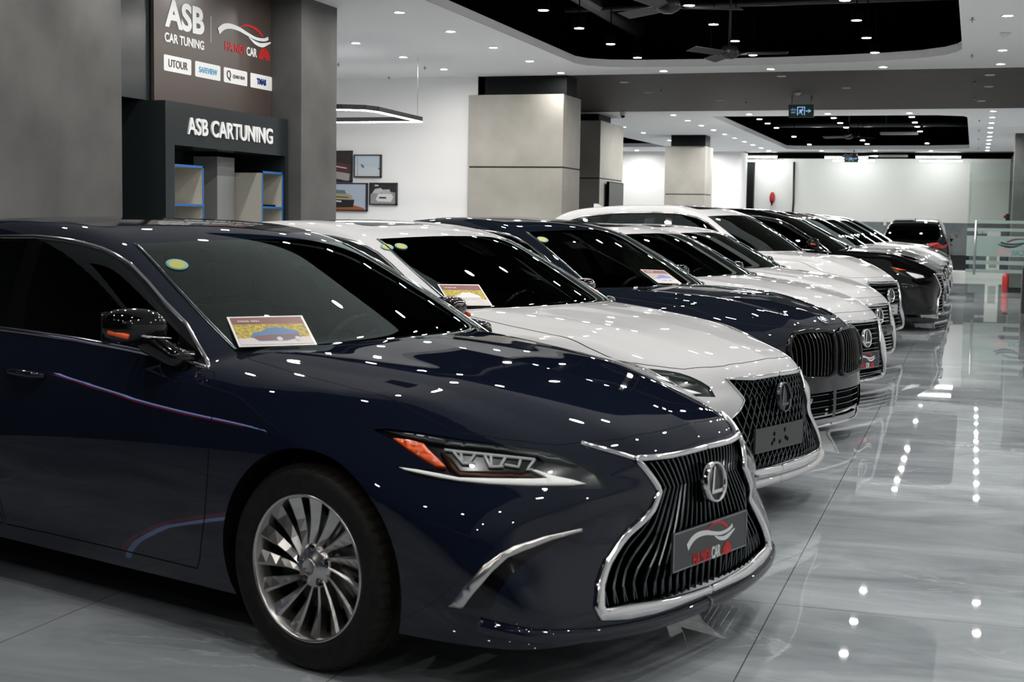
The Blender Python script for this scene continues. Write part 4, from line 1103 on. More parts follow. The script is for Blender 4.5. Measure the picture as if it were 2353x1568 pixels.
struct(MB().box((-14, 20.1, H_+.05), (4.5, 26.8, H_+.07)).build('ceiling', M['void']))
struct(MB().box((-14, 41.75, H_), (4.5, 42.3, H_+.03)).build('trim_1', M['wood']))
struct(MB().box((-14, 42.3, H_+.02), (4.5, 47, H_+.08)).build('ceiling', M['void']))
# walls
struct(MB().box((-14, 20.05, 0), (-7.05, 20.25, H_)).build('wall_back_left', M['wallw']))
struct(MB().box((-14, 41.7, 0), (-6.65, 41.9, H_)).build('wall_back', M['wallw']))
struct(MB().box((-6.85, 41.9, 0), (-6.65, 42.95, H_)).build('wall_return', M['wallw']))
struct(MB().box((-7.2, 46.3, 0), (-6.95, 46.55, H_)).build('trim_2', M['colblack']))
struct(MB().box((-9, 46.6, 1.60), (-.2, 46.8, H_+.02)).box((-.2, 46.62, 1.60), (3, 46.8, H_+.02)).build('wall_far', M['wallwarm']))
d = MB(); d.box((-9, 46.57, .0), (3, 46.8, 1.60)); struct(d.build('trim_3', M['dado']))
struct(MB().box((-6.6, 43.15, 0), (.95, 46.57, .17)).build('trim_4', M['wallwarm']))
struct(MB().box((.95, 42.0, 0), (1.3, 46.5, H_)).build('wall_far_right', M['concrete']))
struct(MB().box((3.9, -6, 0), (4.1, 47, H_)).build('wall_right', M['wallw']))
struct(MB().box((-14, -6, 0), (4.1, -5.8, H_)).build('wall_behind', M['darkwall']))
struct(MB().box((-14, -6, 0), (-13.8, 47, H_)).build('wall_left', M['wallw']))
struct(MB().box((-7.3, -6, 0), (-7.1, 7.2, H_)).build('wall_near_left', M['darkwall']))
struct(MB().box((-7.3, 7.2, 0), (-6.3, 9.47, H_)).build('wall_column', M['concrete']))
struct(MB().box((-7.3, 12.52, 0), (-6.3, 13.32, H_)).build('wall_column', M['concrete']))
struct(MB().box((-7.3, 9.47, 0), (-7.2, 12.6, H_)).box((-7.2, 9.47, 2.41), (-6.66, 12.5, H_)).build('wall_alcove', M['anthra']))
# clad columns
def column(x0, x1, y0, y1, ztop, zg, cap):
    mb = MB()
    mb.box((x0, y0, 0), (x1, y1, zg-.012)); mb.box((x0+.015, y0+.015, zg-.012), (x1-.015, y1-.015, zg+.012), 1); mb.box((x0, y0, zg+.012), (x1, y1, ztop))
    mb.box((cap[0], cap[1], ztop), (cap[2], cap[3], H_), 2)
    return struct(mb.build('wall_column', [M['stone'], M['groove'], M['colblack']]))
column(-7.29, -5.81, 20.0, 20.95, 3.313, 2.245, (-7.16, 20.05, -5.78, 20.6))
column(-7.75, -6.97, 26.6, 28.45, 3.41, 2.30, (-7.6, 27.25, -7.18, 28.2))
column(-7.27, -6.28, 34.0, 35.0, 3.325, 2.16, (-7.12, 33.95, -6.28, 34.6))
# dark pillars beyond the glass door on the right
def pillar(x0, x1, y0, y1):
    mb = MB(); mb.box((x0, y0, .12), (x1, y1, H_)); mb.box((x0-.004, y0-.004, 0), (x1+.004, y1, .12), 1); struct(mb.build('wall_pillar', [M['concrete'], M['colblack']]))
pillar(.77, 1.5, 33.8, 34.6)

# ---------------------------------------------------------------- lamps
SPOTS = []
def spot(x, y, label, group, hung=False, on=True, r=.05):
    root = empty('downlight', (x, y, H_))
    mb = MB()
    if hung: mb.lathe([(r+.012, -.001), (r+.012, .12), (.0, .12)], 16); mb.lathe([(r, 0), (r+.012, -.001)], 16); mb.tube([(0, 0, .12), (0, 0, 1.12)], .008, 6)
    else: mb.lathe([(r, -.004), (r+.004, -.010), (r+.018, -.006), (r+.020, .0)], 20)
    key = 'spotring%d' % hung
    if key not in LC: o = mb.build('housing' if hung else 'trim_ring', M['spotblack'] if hung else M['lamptrim'], root); LC[key] = o.data
    else: link('housing' if hung else 'trim_ring', LC[key], root)
    key = 'disc%d%d' % (on, y > 26.8)
    if key not in LC:
        e = MB(); n = 12; e.add([(r*math.cos(-2*PI*i/n), r*math.sin(-2*PI*i/n), -.003) for i in range(n)], [tuple(range(n))]); o = e.build('diffuser', (M['lampfar'] if y > 26.8 else M['lampon']) if on else M['lampoff'], root); LC[key] = o.data
    else: link('diffuser', LC[key], root)
    tag(root, label, 'ceiling light', group); return root
LC = {}
XG = [-5.77, -4.27, -2.77, -1.27, .22]
for k in range(10): spot(-5.77, 19.7-1.5*k, 'lit downlight in the near white ceiling along the left edge of the black recess', 'downlights left of the near ceiling recess')
for k in range(1, 4): spot(XG[k], 19.7, 'lit downlight in the white strip between near black recess and slatted ceiling', 'downlights between recess and slats')
for k in range(4): spot(-7.29, 18.95-1.5*k, 'lit downlight in the white ceiling, second line left of the near recess', 'downlights in front of the picture wall')
for k in range(3): spot(-8.79, 17.4-1.5*k, 'lit downlight in the white ceiling, line furthest left, by the concrete column', 'downlights by the concrete column')
for y in (19.6, 18.1, 15.2, 13.7, 12.2, 10.7, 9.2, 7.7, 6.2, 4.7, 3.2, 1.7, -1.0, -2.8): spot(.22, y, 'lit downlight in the white ceiling over the aisle, right of the near recess', 'downlights over the near aisle')
for y in (18.1, 15.2, 12.2, 9.2, 6.2, 3.2, 0): spot(2.6, y, 'lit downlight in the white ceiling at the far side of the aisle', 'downlights beyond the near aisle')
for y in (18.1, 16.68, 15.26, 13.9, 12.5, 11.1, 9.7):
    for x in XG[1:4]: spot(x, y, 'round black hanging spotlight, lit, in the near black ceiling recess', 'spotlights in the near ceiling recess', hung=True)
for y in (7.9, 6.4):
    for k in range(1, 4): spot(XG[k], y, 'lit downlight in the white ceiling straight above the navy saloon', 'downlights above the nearest cars')
for y in (3.4, .4):
    for x in XG[1:4]: spot(x, y, 'round black hanging spotlight, lit, in the black recess behind the camera', 'spotlights behind the camera', hung=True)
for k in range(1, 4): spot(XG[k], 27.65, 'lit downlight in the white strip just past the slatted ceiling', 'downlights just past the slats')
for k in range(10): spot(-5.77, 27.65+1.5*k, 'lit downlight in the far white ceiling along the left edge of the far recess', 'downlights left of the far ceiling recess')
for y in (27.4, 28.9, 30.4, 31.85, 33.4, 34.9, 36.3, 37.9, 39.5, 41.1): spot(.22, y, 'lit downlight in the far white ceiling, in the line right of the far recess', 'downlights over the far aisle')
for y in (31.0, 33.0, 36.0, 37.5, 40.9): spot(-7.6, y, 'lit downlight in the far white ceiling beside the beige columns', 'downlights by the beige columns')
for y in (28.0, 40.9): spot(-9.6, y, 'lit downlight near the white back wall left of the third column', 'downlights by the far white wall')
for x in XG[1:4]: spot(x, 41.2, 'lit downlight in the white ceiling edge beyond the far recess', 'downlights beyond the far recess')
for x, ys_ in ((-4.27, (29.0, 30.2, 31.6, 34.75, 38.1)), (-2.77, (28.8, 30.2, 31.6, 34.75, 36.3, 37.95)), (-1.27, (28.7, 30.2, 31.45, 33.0, 37.7))):
    for y in ys_: spot(x, y, 'round black hanging spotlight, lit, in the far black ceiling recess', 'spotlights in the far ceiling recess', hung=True)
for y in (40.9,): spot(-11.2, y, 'lit downlight over the far white back wall', 'downlights over the back wall')
for x, y in ((-5.2, 21.2), (-5.2, 22.9), (-2.75, 20.7), (-2.0, 22.6), (.1, 21.0), (.1, 22.7), (.0, 25.2), (-4.3, 24.54)): spot(x, y, 'small unlit downlight set in the dark slatted ceiling', 'unlit downlights in the slats', on=False)

# fluorescent tubes under the far black ceiling
for x0, y in ((-8.0, 43.2), (-8.1, 45.8), (-4.4, 43.5), (-4.35, 45.6), (-1.75, 43.3), (-1.73, 45.6)):
    t = empty('fluorescent_lamp', (x0, y, 3.5)); L_ = 2.2 if x0 < -7 else 1.25
    MB().tube([(0, 0, 0), (L_, 0, 0)], .02, 10).build('tube', M['tube'], t)
    MB().box((-.02, -.02, .02), (L_+.02, .02, .06)).build('batten', M['lamptrim'], t)
    tag(t, 'bright fluorescent tube under the black ceiling strip before the far wall', 'tube light', 'fluorescent tubes by the far wall')
# hanging angular ring lamp by the picture wall
t = empty('ring_pendant', (0, 0, 0)); pts = [(-7.14, 17.72), (-7.04, 16.05), (-7.10, 15.80), (-7.35, 15.66), (-10.2, 15.66), (-10.3, 17.72)]
def ringpath(z): return [(x, y, z) for x, y in pts+[pts[0]]]
fr = MB(); lt = MB()
for a, b in zip(pts, pts[1:]+pts[:1]):
    A = Vector((*a, 0)); B = Vector((*b, 0)); dd = (B-A).normalized(); nn = Vector((-dd.y, dd.x, 0))*.02
    for mb, z0, z1, w in ((fr, 2.76, 2.82, 1), (lt, 2.748, 2.76, .8)):
        V = [A-dd*.02+nn*w, A-dd*.02-nn*w, B+dd*.02-nn*w, B+dd*.02+nn*w]
        mb.add([(v.x, v.y, z0) for v in V]+[(v.x, v.y, z1) for v in V], [(3, 2, 1, 0), (4, 5, 6, 7), (0, 1, 5, 4), (1, 2, 6, 5), (2, 3, 7, 6), (3, 0, 4, 7)])
fr.build('frame', M['darkmetal'], t); lt.build('light_strip', M['ring'], t)
w = MB()
for x, y in ((-7.14, 17.6), (-7.5, 15.66), (-10.0, 15.66), (-10.2, 17.7)): w.tube([(x, y, 2.82), (x, y, H_)], .003, 5)
w.build('suspension_wire', M['metal'], t)
tag(t, 'thin black angular pendant lamp with a glowing underside before the picture wall', 'pendant lamp')
# ---------------------------------------------------------------- pictures on the white wall
def picture(x0, x1, z0, z1, label, draw, y=20.03):
    t = empty('framed_picture', ((x0+x1)/2, y, (z0+z1)/2)); w, h = (x1-x0)/2, (z1-z0)/2
    f = MB()
    for a, b in (((-w, -h), (w, -h+.018)), ((-w, h-.018), (w, h)), ((-w, -h), (-w+.018, h)), ((w-.018, -h), (w, h))): f.box((a[0], -.035, a[1]), (b[0], .02, b[1]))
    f.build('frame', M['darkmetal'], t); c = MB(); mats = []
    def poly(pts, col, k=0):
        m = pm('print_colour', col, .4); mats.append(m); c.add([(p[0]*w*.97, -.022-.0006*len(mats), p[1]*h*.96) for p in pts], [tuple(range(len(pts)))], len(mats)-1)
    draw(poly); c.build('print', mats, t); tag(t, label, 'picture', 'pictures on the white wall'); return t
R_ = [(-1, -1), (1, -1), (1, 1), (-1, 1)]
def d1(p):
    p(R_, (.02, .012, .012)); p([(-1, -.5), (1, -1), (1, .1), (-1, .6)], (.07, .02, .018)); p([(-1, -.45), (.9, -1), (.95, -.5), (-1, -.05)], (.30, .28, .27)); p([(-1, -1), (.7, -1), (-1, -.45)], (.006, .01, .01)); p([(-.9, .32), (.8, -.1), (.8, -.17), (-.9, .25)], (.5, .48, .5))
def d2(p):
    p(R_, (.42, .50, .57)); p([(-1, -1), (1, -1), (1, -.2), (-1, .1)], (.50, .53, .56)); p([(-.52, .2), (-.28, .05), (-.22, -.22), (-.45, -.08)], (.06, .13, .2)); p([(-.78, .9), (-.76, .9), (-.70, -1), (-.73, -1)], (.12, .15, .2)); p([(.8, -.2), (1, -.12), (1, -.4)], (.02, .03, .08))
def d3(p):
    p(R_, (.36, .42, .52)); p([(-1, -1), (1, -1), (.9, -.8), (.2, -.4), (-.3, -.2), (-.7, .4), (-1, -.1)], (.30, .09, .03)); p([(-.4, -.8), (.55, -.75), (.6, -.2), (-.35, -.1)], (.01, .016, .016)); p([(-.55, -.15), (.55, -.22), (.5, .12), (.32, .26), (-.28, .30), (-.5, .1)], (.33, .29, .18)); p([(-.3, .28), (.32, .22), (.26, .5), (-.22, .55)], (.12, .16, .17)); p([(-.35, .08), (.4, .0), (.4, -.08), (-.35, 0)], (.06, .06, .05)); p([(-.08, -.25), (.15, -.28), (.15, -.4), (-.08, -.36)], (.5, .5, .48))
def d4(p):
    p(R_, (.012, .014, .016)); p([(-1, -1), (1, -1), (1, .1), (-.1, .35), (-.8, .1), (-1, -.1)], (.28, .27, .28)); p([(-.8, .1), (-.6, .45), (-.2, .55), (.1, .3), (-.3, 0)], (.45, .45, .45)); p([(-.55, -.5), (-.35, .0), (.65, .0), (.78, -.3), (.6, -.75), (-.4, -.72)], (.62, .62, .62)); p([(-.1, 0), (.02, .4), (.5, .42), (.6, .02)], (.4, .39, .4)); p([(-.3, -.28), (.25, -.3), (.25, -.45), (-.28, -.43)], (.02, .02, .02)); p([(-.62, .85), (-.35, .85), (-.35, .72), (-.62, .72)], (.5, .5, .5))
picture(-9.95, -9.20, 2.01, 2.49, 'dark framed picture with a red-brown surface and pale slanting band, topmost at the left', d1)
picture(-9.165, -8.71, 2.08, 2.43, 'framed picture of pale blue sky with a small flying object', d2)
picture(-9.95, -8.94, 1.56, 1.995, 'framed picture of an off-road vehicle jumping over orange rocks', d3)
picture(-8.90, -8.445, 1.66, 2.0, 'framed black and white picture of a white saloon', d4)

# ---------------------------------------------------------------- tuning kiosk in the alcove between the concrete columns
XS = -6.62
k = empty('sign_panel', (XS, 10.43, 2.41))
MB().box((-.03, 0, 0), (0, 2.07, 1.16)).build('panel', M['brownpanel'], k)
def onwall(Y, Z, X=.002): return basis((X, Y-10.43, Z-2.41), (0, 1, 0), (0, 0, 1))
text_obj('lettering_large', 'ASB', .33, M['lwhite'], onwall(10.918, 3.17), k, bold=.012, fit=(.645, .243))
text_obj('lettering_line', 'CAR TUNING', .105, M['lwhite'], onwall(10.912, 2.963), k, bold=.003, fit=(.645, .08))
MB().box((0, .927, .60), (.002, .932, .833)).build('divider', M['lwhite'], k)
logo(k, onwall(11.99, 3.125), 1.02, words=False)
text_obj('lettering_red', 'HA NOI', .112, M['lred'], onwall(11.785, 3.012), k, bold=.002, fit=(.355, .082))
text_obj('lettering_white', 'CAR', .112, M['lwhite'], onwall(12.11, 3.010), k, bold=.003, fit=(.20, .082))
sn = MB()
for q in range(11):
    a = PI*(q+.5)/11; c, s_ = math.cos(a), math.sin(a); y0, z0 = 12.365-10.43, 2.965-2.41
    P4 = [(y0+.03*c-.004*s_, z0+.03*s_+.004*c), (y0+.03*c+.004*s_, z0+.03*s_-.004*c), (y0+.115*c+.010*s_, z0+.115*s_-.010*c), (y0+.115*c-.010*s_, z0+.115*s_+.010*c)]
    sn.prism(P4[::-1], 0, .002, 0, 0)
sn.build('logo_sun', M['lred'], k)
M['tblue'] = pm('letter_blue', (.10, .36, .55), .4); M['tbrown'] = pm('letter_brown', (.05, .025, .015), .4); M['tnavy'] = pm('letter_navy', (.008, .03, .16), .4)
for y0, y1, txt, sz, mt, sx, bd in ((10.578, 11.02, 'UTOUR', .095, 'tbrown', .95, .0), (11.085, 11.524, 'SAFEVIEW', .07, 'tblue', 1.0, .001), (11.585, 12.024, 'QUAD FILM', .045, 'tbrown', .95, 0), (12.086, 12.518, 'TMAS', .075, 'tnavy', .95, .004)):
    b = MB(); yy = (y0+y1)/2; hw, hh, r = (y1-y0)/2, .068, .015
    P8 = [(yy-10.43+sx_*(hw-r)+r*math.cos(a), 2.747-2.41+sz_*(hh-r)+r*math.sin(a)) for sx_, sz_, a0 in ((1, 1, 0), (-1, 1, PI/2), (-1, -1, PI), (1, -1, 1.5*PI)) for a in np.linspace(a0, a0+PI/2, 5)]
    b.prism(P8, 0, .002, 0, 0); tile = b.build('brand_tile', M['lwhite'], k)
    off = .055 if txt == 'QUAD FILM' else 0
    text_obj('lettering', txt, sz, M[mt], onwall(yy+off, 2.745, .004), tile, sx=sx, bold=bd)
    if txt == 'QUAD FILM': text_obj('lettering_symbol', 'Q', .11, M['tbrown'], onwall(yy-.13, 2.75, .004), tile, sx=.9, bold=.001)
tag(k, 'glossy brown sign panel with white and red car tuning lettering and four white brand tiles', 'sign')
# kiosk carcass with header
k = empty('kiosk', (-6.42, 10.28, 0))
b = MB(); b.box((-.72, 0, 0), (0, .14, 2.40)); b.box((-.72, 2.14, 0), (0, 2.19, 2.04)); b.box((-.72, .14, 2.04), (0, 2.19, 2.40)); b.build('carcass', M['anthra'], k)
text_obj('lettering', 'ASB CARTUNING', .195, M['lwhite'], basis((.004, 1.095, 2.213), (0, 1, 0), (0, 0, 1)), k, bold=.004, depth=.02, fit=(1.53, .147))
MB().box((-.7, .78, 0), (-.66, 1.36, 2.04)).build('back_panel', M['groove'], k)
MB().box((-.55, 1.36, 0), (-.30, 1.40, 2.0)).box((-.34, 1.40, 0), (-.30, 1.68, 2.0)).build('grey_partition', M['greyp'], k)
tag(k, 'dark anthracite kiosk with a lettered header board, standing between the concrete columns', 'kiosk')
for y0, y1, lab in ((10.43, 10.92, 'cream shelf unit with blue edging, in the left half of the dark kiosk'), (11.98, 12.41, 'cream shelf unit with blue edging, in the right half of the dark kiosk')):
    t = empty('shelf_unit', (-6.44, y0, 0)); w = y1-y0
    b = MB(); b.box((-.34, 0, 0), (-.33, w, 1.88)); b.box((-.34, 0, 0), (0, .016, 1.88)); b.box((-.34, w-.016, 0), (0, w, 1.88)); b.box((-.34, 0, 1.864), (0, w, 1.88))
    b.build('carcass', M['shelf'], t)
    for z in (.5, .85, 1.2, 1.53): MB().box((-.33, .016, z), (0, w-.016, z+.016)).build('shelf', M['shelf'], t)
    e = MB(); e.box((0, 0, 0), (.003, .02, 1.88)); e.box((0, w-.02, 0), (.003, w, 1.88)); e.box((0, 0, 1.862), (.003, w, 1.882))
    for z in (.5, .85, 1.2, 1.53): e.box((0, .02, z-.001), (.003, w-.02, z+.018))
    e.build('edging', M['blue'], t); tag(t, lab, 'shelf')
t = empty('spray_bottle', (-6.50, 12.04, 1.546)); MB().lathe([(0, 0), (.022, 0), (.022, .07), (.010, .085), (.010, .105), (0, .105)], 14).build('bottle', M['blue'], t); MB().lathe([(.0225, .02), (.0225, .05)], 14).build('bottle_label', M['whitep'], t)
tag(t, 'small blue bottle standing on the right blue-edged shelf', 'bottle')
t = tag(MB().box((-.10, -.12, 0), (.10, .12, .02)).build('black_box', M['gap']), 'flat black box lying on the right blue-edged shelf', 'box'); t.location = (-6.60, 12.25, 1.546)

# ---------------------------------------------------------------- exit signs, fans, detectors
def exit_sign(x, y, z, s, label, ztop=H_):
    t = empty('exit_sign', (x, y, z)); w, h = .195*s, .095*s
    MB().box((-w-.01, -.03, -h-.008), (w+.01, .03, h+.008)).build('housing', M['darkmetal'], t)
    MB().box((-w, -.034, -h), (w, -.03, h)).build('sign_face', M['exitg'], t)
    p = MB(); q = -.036
    def pr(P, sc=1): p.prism([(a*s, b*s) for a, b in P], q, q+.003, 0, 1)
    for a, b, c, d in ((-.065, -.07, -.052, .07), (.050, -.07, .062, .07), (-.065, .058, .062, .07)): pr([(a, b), (c, b), (c, d), (a, d)])
    pr([(.012, .03), (.028, .03), (.028, .046), (.012, .046)]); pr([(-.03, .012), (.012, .028), (.02, .0), (-.005, -.02), (-.02, -.02)]); pr([(-.02, -.012), (-.006, -.02), (-.03, -.045), (-.045, -.045), (-.045, -.035), (-.032, -.035)]); pr([(0, -.01), (.012, -.02), (.022, -.06), (.035, -.065), (.02, -.068), (.008, -.05), (-.008, -.02)]); pr([(-.035, .0), (-.025, .02), (-.012, .024), (-.014, .014), (-.022, .01), (-.028, -.004)]); pr([(.012, .02), (.032, .0), (.042, .004), (.018, .026)])
    pr([(.075, -.008), (.12, -.008), (.12, .008), (.075, .008)]); pr([(.115, -.032), (.165, 0), (.115, .032), (.13, 0)])
    p.build('running_figure', M['exitw'], t)
    text_obj('lettering', 'EXIT', .038*s, M['exitw'], basis((-.125*s, -.036, -.025*s), (1, 0, 0), (0, 0, 1)), t, sx=.9)
    text_obj('lettering', 'LỐI RA', .036*s, M['exitw'], basis((-.125*s, -.036, .02*s), (1, 0, 0), (0, 0, 1)), t, sx=.8)
    r = MB()
    for a in (-.16*s, .16*s): r.tube([(a, 0, h), (a, 0, ztop-z)], .009, 6)
    r.build('hanging_rod', M['metal'], t); tag(t, label, 'exit sign'); return t
M['exitg'] = pm('exit_green', (.002, .016, .010), .3, emis=(.004, .05, .03), es=.25); M['exitw'] = pm('exit_symbol', (.1, .15, .2), .3, emis=(.32, .52, .95), es=.9)
exit_sign(-2.83, 23.9, 3.34, 1.0, 'green lit exit sign with running figure, hanging from the slatted ceiling')
exit_sign(-3.5, 42.0, 3.40, 1.0, 'small distant exit sign hanging before the fluorescent tubes')
M['fanblade'] = pm('fan_blade_grey', (.05, .05, .052), .5, spec=.2)
def fan(x, y, z, a0, label, s=1.0):
    t = empty('ceiling_fan', (x, y, z), a0)
    MB().lathe([(0, -.05), (.05, -.05), (.10, -.02), (.11, .03), (.08, .09), (0, .10)], 24).build('motor', M['darkmetal'], t)
    MB().tube([(0, 0, .1), (0, 0, 4.7-z)], .014, 8).build('down_rod', M['darkmetal'], t)
    for q in range(3):
        a = 2*PI*q/3; b = MB(); V = []
        for r_, w_, up in ((.12, .045, 0), (.2, .06, .0), (.66*s, .07, .0)):
            for sg in (-1, 1):
                for dz in (0, .006): V.append((r_*math.cos(a)-sg*w_*math.sin(a), r_*math.sin(a)+sg*w_*math.cos(a), up+sg*.02+dz))
        F = []
        for i in range(2):
            o = i*4; F += [(o, o+4, o+6, o+2), (o+1, o+3, o+7, o+5), (o, o+1, o+5, o+4), (o+2, o+6, o+7, o+3)]
        F += [(0, 2, 3, 1), (8, 9, 11, 10)]; b.add(V, F); b.build('fan_blade', M['fanblade'], t)
    tag(t, label, 'ceiling fan')
fan(-2.68, 12.5, 3.36, .35, 'grey three-blade ceiling fan in the near black recess, cut by the picture top')
fan(-2.75, 16.2, 3.38, .0, 'dark three-blade ceiling fan at the end of the near black recess')
fan(-2.9, 33.8, 3.52, .6, 'ceiling fan in the middle of the far black recess')
fan(-3.35, 41.0, 3.42, .1, 'small dark ceiling fan at the far end, in front of the tubes')
def small(name, x, y, z, prof, mat, label, cat, group=None, n=20):
    o = MB().lathe(prof, n).build(name, mat); o.location = (x, y, z); tag(o, label, cat, group); return o
sm = [(0, -.045), (.03, -.045), (.034, -.03), (.055, -.025), (.06, 0), (0, 0)]
small('smoke_detector', .22, 16.55, H_, sm, M['whitep'], 'white smoke detector on the near white ceiling, between the aisle downlights', 'smoke detector')
small('smoke_detector', -2.83, 23.3, H_, sm, M['whitep'], 'white smoke detector on the slatted ceiling just before the exit sign', 'smoke detector')
spk = [(0, -.05), (.006, -.05), (.006, -.03), (.028, -.026), (.028, -.022), (.008, -.018), (.008, 0)]
for x, y in ((-.12, 15.3), (-.13, 18.5), (-7.44, 18.6), (-8.49, 18.0), (-8.5, 19.8)): small('sprinkler', x, y, H_, spk, M['metal'], 'small metal sprinkler head on the near white ceiling', 'sprinkler', 'sprinklers on the near white ceiling', 12)
for x, y in ((-.1, 21.9), (-.1, 24.5), (-3.9, 24.9), (-4.9, 22.5)): small('sprinkler', x, y, H_, spk, M['metal'], 'small sprinkler head under the dark slatted ceiling', 'sprinkler', 'sprinklers in the slatted ceiling', 12)
for y in (29.6, 32.5, 35.8, 39.8): small('sprinkler', -.02, y, H_, spk, M['metal'], 'small sprinkler head on the far white ceiling beside the aisle lights', 'sprinkler', 'sprinklers on the far white ceiling', 12)
t = empty('wall_screen', (-6.93, 27.0, 1.25)); MB().box((0, 0, 0), (.05, 1.2, 1.0)).build('casing', M['spotblack'], t); MB().box((.05, .015, .015), (.053, 1.185, .985)).build('screen', M['gloss'], t)
MB().box((-.04, .4, .35), (0, .8, .65)).build('bracket', M['darkmetal'], t)
tag(t, 'black wall screen on the side of the second beige column', 'screen')
# pipes in the black recesses
for pts, r, lab in (([(-5.0, 17.2, 4.1), (.05, 17.2, 4.1)], .04, 'black pipe across the far end of the near ceiling recess'), ([(-4.6, 3, 4.15), (-4.6, 19.5, 4.15)], .11, 'black air duct running along the near ceiling recess'), ([(-5.0, 36.5, 4.0), (-.3, 36.5, 4.0)], .07, 'black pipe crossing the far ceiling recess'), ([(-5.0, 32.5, 4.1), (-.3, 32.5, 4.1)], .09, 'black duct crossing the far ceiling recess near its front')):
    tag(MB().tube(pts, r, 12).build('ceiling_pipe', M['darkmetal']), lab, 'pipe')
t = empty('hanging_socket', (-3.15, 17.2, 3.55)); MB().tube([(0, 0, .06), (0, 0, .52)], .006, 6).build('cable', M['gap'], t); MB().lathe([(0, -.07), (.005, -.07), (.005, -.03), (.025, -.03), (.018, .06), (0, .06)], 12).build('plug_body', M['darkmetal'], t)
tag(t, 'small dark device hanging on a cable at the edge of the near black recess', 'hanging socket')
for x, y, lab in ((-1.75, 33.6, 'long pale air grille hanging in the far black recess'), (-2.45, 44.2, 'pale air grille under the black ceiling before the far wall')):
    t = empty('air_grille', (x, y, 3.56)); MB().box((-.42, -.10, 0), (.42, .10, .05)).build('frame', M['greyp'], t)
    q = MB()
    for i in range(6): q.box((-.40, -.085+i*.03, -.006), (.40, -.072+i*.03, 0))
    q.build('louvre', M['shelf'], t); MB().tube([(-.3, 0, .05), (-.3, 0, 1.14 if y < 40 else .05)], .006, 6).tube([(.3, 0, .05), (.3, 0, 1.14 if y < 40 else .05)], .006, 6).build('hanger', M['darkmetal'], t); tag(t, lab, 'vent')
t = empty('security_camera', (-6.62, 26.95, H_)); MB().lathe([(0, 0), (.06, 0), (.06, -.04), (.05, -.06), (0, -.06)], 20).build('base', M['whitep'], t); MB().lathe([(.045, -.06), (.04, -.09), (.02, -.11), (0, -.112)], 20).build('dome', M['gloss'], t)
tag(t, 'small dome security camera on the ceiling beside the second beige column', 'camera')

# ---------------------------------------------------------------- by the far wall
t = empty('hose_reel', (-6.35, 46.5, 2.33)); MB().lathe([(0, -.06), (.14, -.06), (.16, -.03), (.16, .03), (.14, .06), (0, .06)], 28, 0, 'y').build('reel', M['redpaint'], t)
MB().tube([(0, -.08, -.12), (-.12, -.06, -.35), (-.15, -.04, -.7), (-.05, -.04, -.95)], .010, 6).tube([(0.02, -.08, -.12), (0, -.06, -.5), (.02, -.04, -.95)], .010, 6).build('hose', M['redpaint'], t)
MB().box((-.05, -.09, -.20), (.03, -.06, -.08)).build('nozzle', M['gap'], t); t.scale = (.55, 1, 1.25)
tag(t, 'red hose reel hanging on the far white wall', 'hose reel')
t = empty('wall_pipe', (-5.68, 46.5, 0)); MB().tube([(0, 0, 1.75), (.02, 0, 2.2), (.0, 0, 3.5)], .035, 10).tube([(.0, 0, 1.75), (-.9, 0, 1.62)], .025, 8).build('pipe', M['darkmetal'], t); MB().box((-.12, -.05, 1.62), (.05, .06, 1.85)).build('junction_box', M['whitep'], t)
tag(t, 'dark vertical pipe with a pale junction box on the far white wall', 'pipe')
t = empty('low_cabinet', (-1.25, 44.9, .05)); MB().box((-.35, -.15, .12), (1.1, .3, .57)).box((-.3, -.1, .12), (1.05, .3, .13), 0).build('body', M['anthra'], t)
for a in (-.30, .0, .12, .5, .62):
    MB().box((a, -.165, .25), (a+.012, -.15, .44)).build('handle', M['chrome'], t)
tag(t, 'low dark cabinet with small metal handles against the far grey dado', 'cabinet')
t = empty('air_conditioner', (.53, 44.7, .17)); MB().box((-.19, -.15, .05), (.19, .15, 1.19)).build('body', M['whitep'], t); MB().box((-.11, -.156, .10), (.11, -.15, .62)).build('grille', M['greyp'], t); MB().box((-.16, -.12, 0), (.16, .12, .05)).build('stand', M['gap'], t)
tag(t, 'white upright air conditioner seen through the glass door, against the far wall', 'air conditioner')
for x in (.05, .2): tag(MB().box((x+.02, 46.54, 1.28), (x+.15, 46.57, 1.36)).build('wall_socket', M['whitep']), 'small white wall socket on the grey dado, seen through the glass door', 'wall socket', 'wall sockets on the far dado')
tag(MB().box((-2.80, 46.54, 1.49), (-2.72, 46.57, 1.66)).build('wall_socket', M['whitep']), 'small white socket at the top edge of the grey dado behind the row of cars', 'wall socket')
t = empty('fire_alarm', (.86, 44.6, 1.75)); MB().box((-.02, -.05, -.12), (.12, .05, .14)).build('box', M['darkmetal'], t); MB().lathe([(0, -.09), (.04, -.08), (.05, -.05), (0, -.05)], 16, 0, 'y', (-.04, 0, .05)).build('alarm_bell', M['redpaint'], t)
tag(t, 'dark box with a red alarm bell on the far pillar', 'fire alarm')
for i, (x, y, lab) in enumerate(((1.36, 33.3, 'red fire extinguisher standing at the right-hand dark pillar'), (.70, 33.9, 'red fire extinguisher partly hidden behind the right-hand pillar'))):
    t = empty('fire_extinguisher', (x, y, 0)); MB().lathe([(0, 0), (.075, 0), (.08, .02), (.08, .36), (.05, .43), (.02, .45), (0, .45)], 20).build('cylinder', M['redpaint'], t)
    MB().box((-.03, -.015, .45), (.07, .015, .50)).build('valve', M['gap'], t); MB().tube([(.03, 0, .48), (.11, 0, .42), (.10, 0, .15)], .010, 6).build('hose', M['gap'], t); tag(t, lab, 'fire extinguisher')
t = empty('potted_plant', (1.02, 25.9, 0)); MB().box((-.22, -.22, 0), (.22, .22, .80)).build('planter', M['concrete'], t)
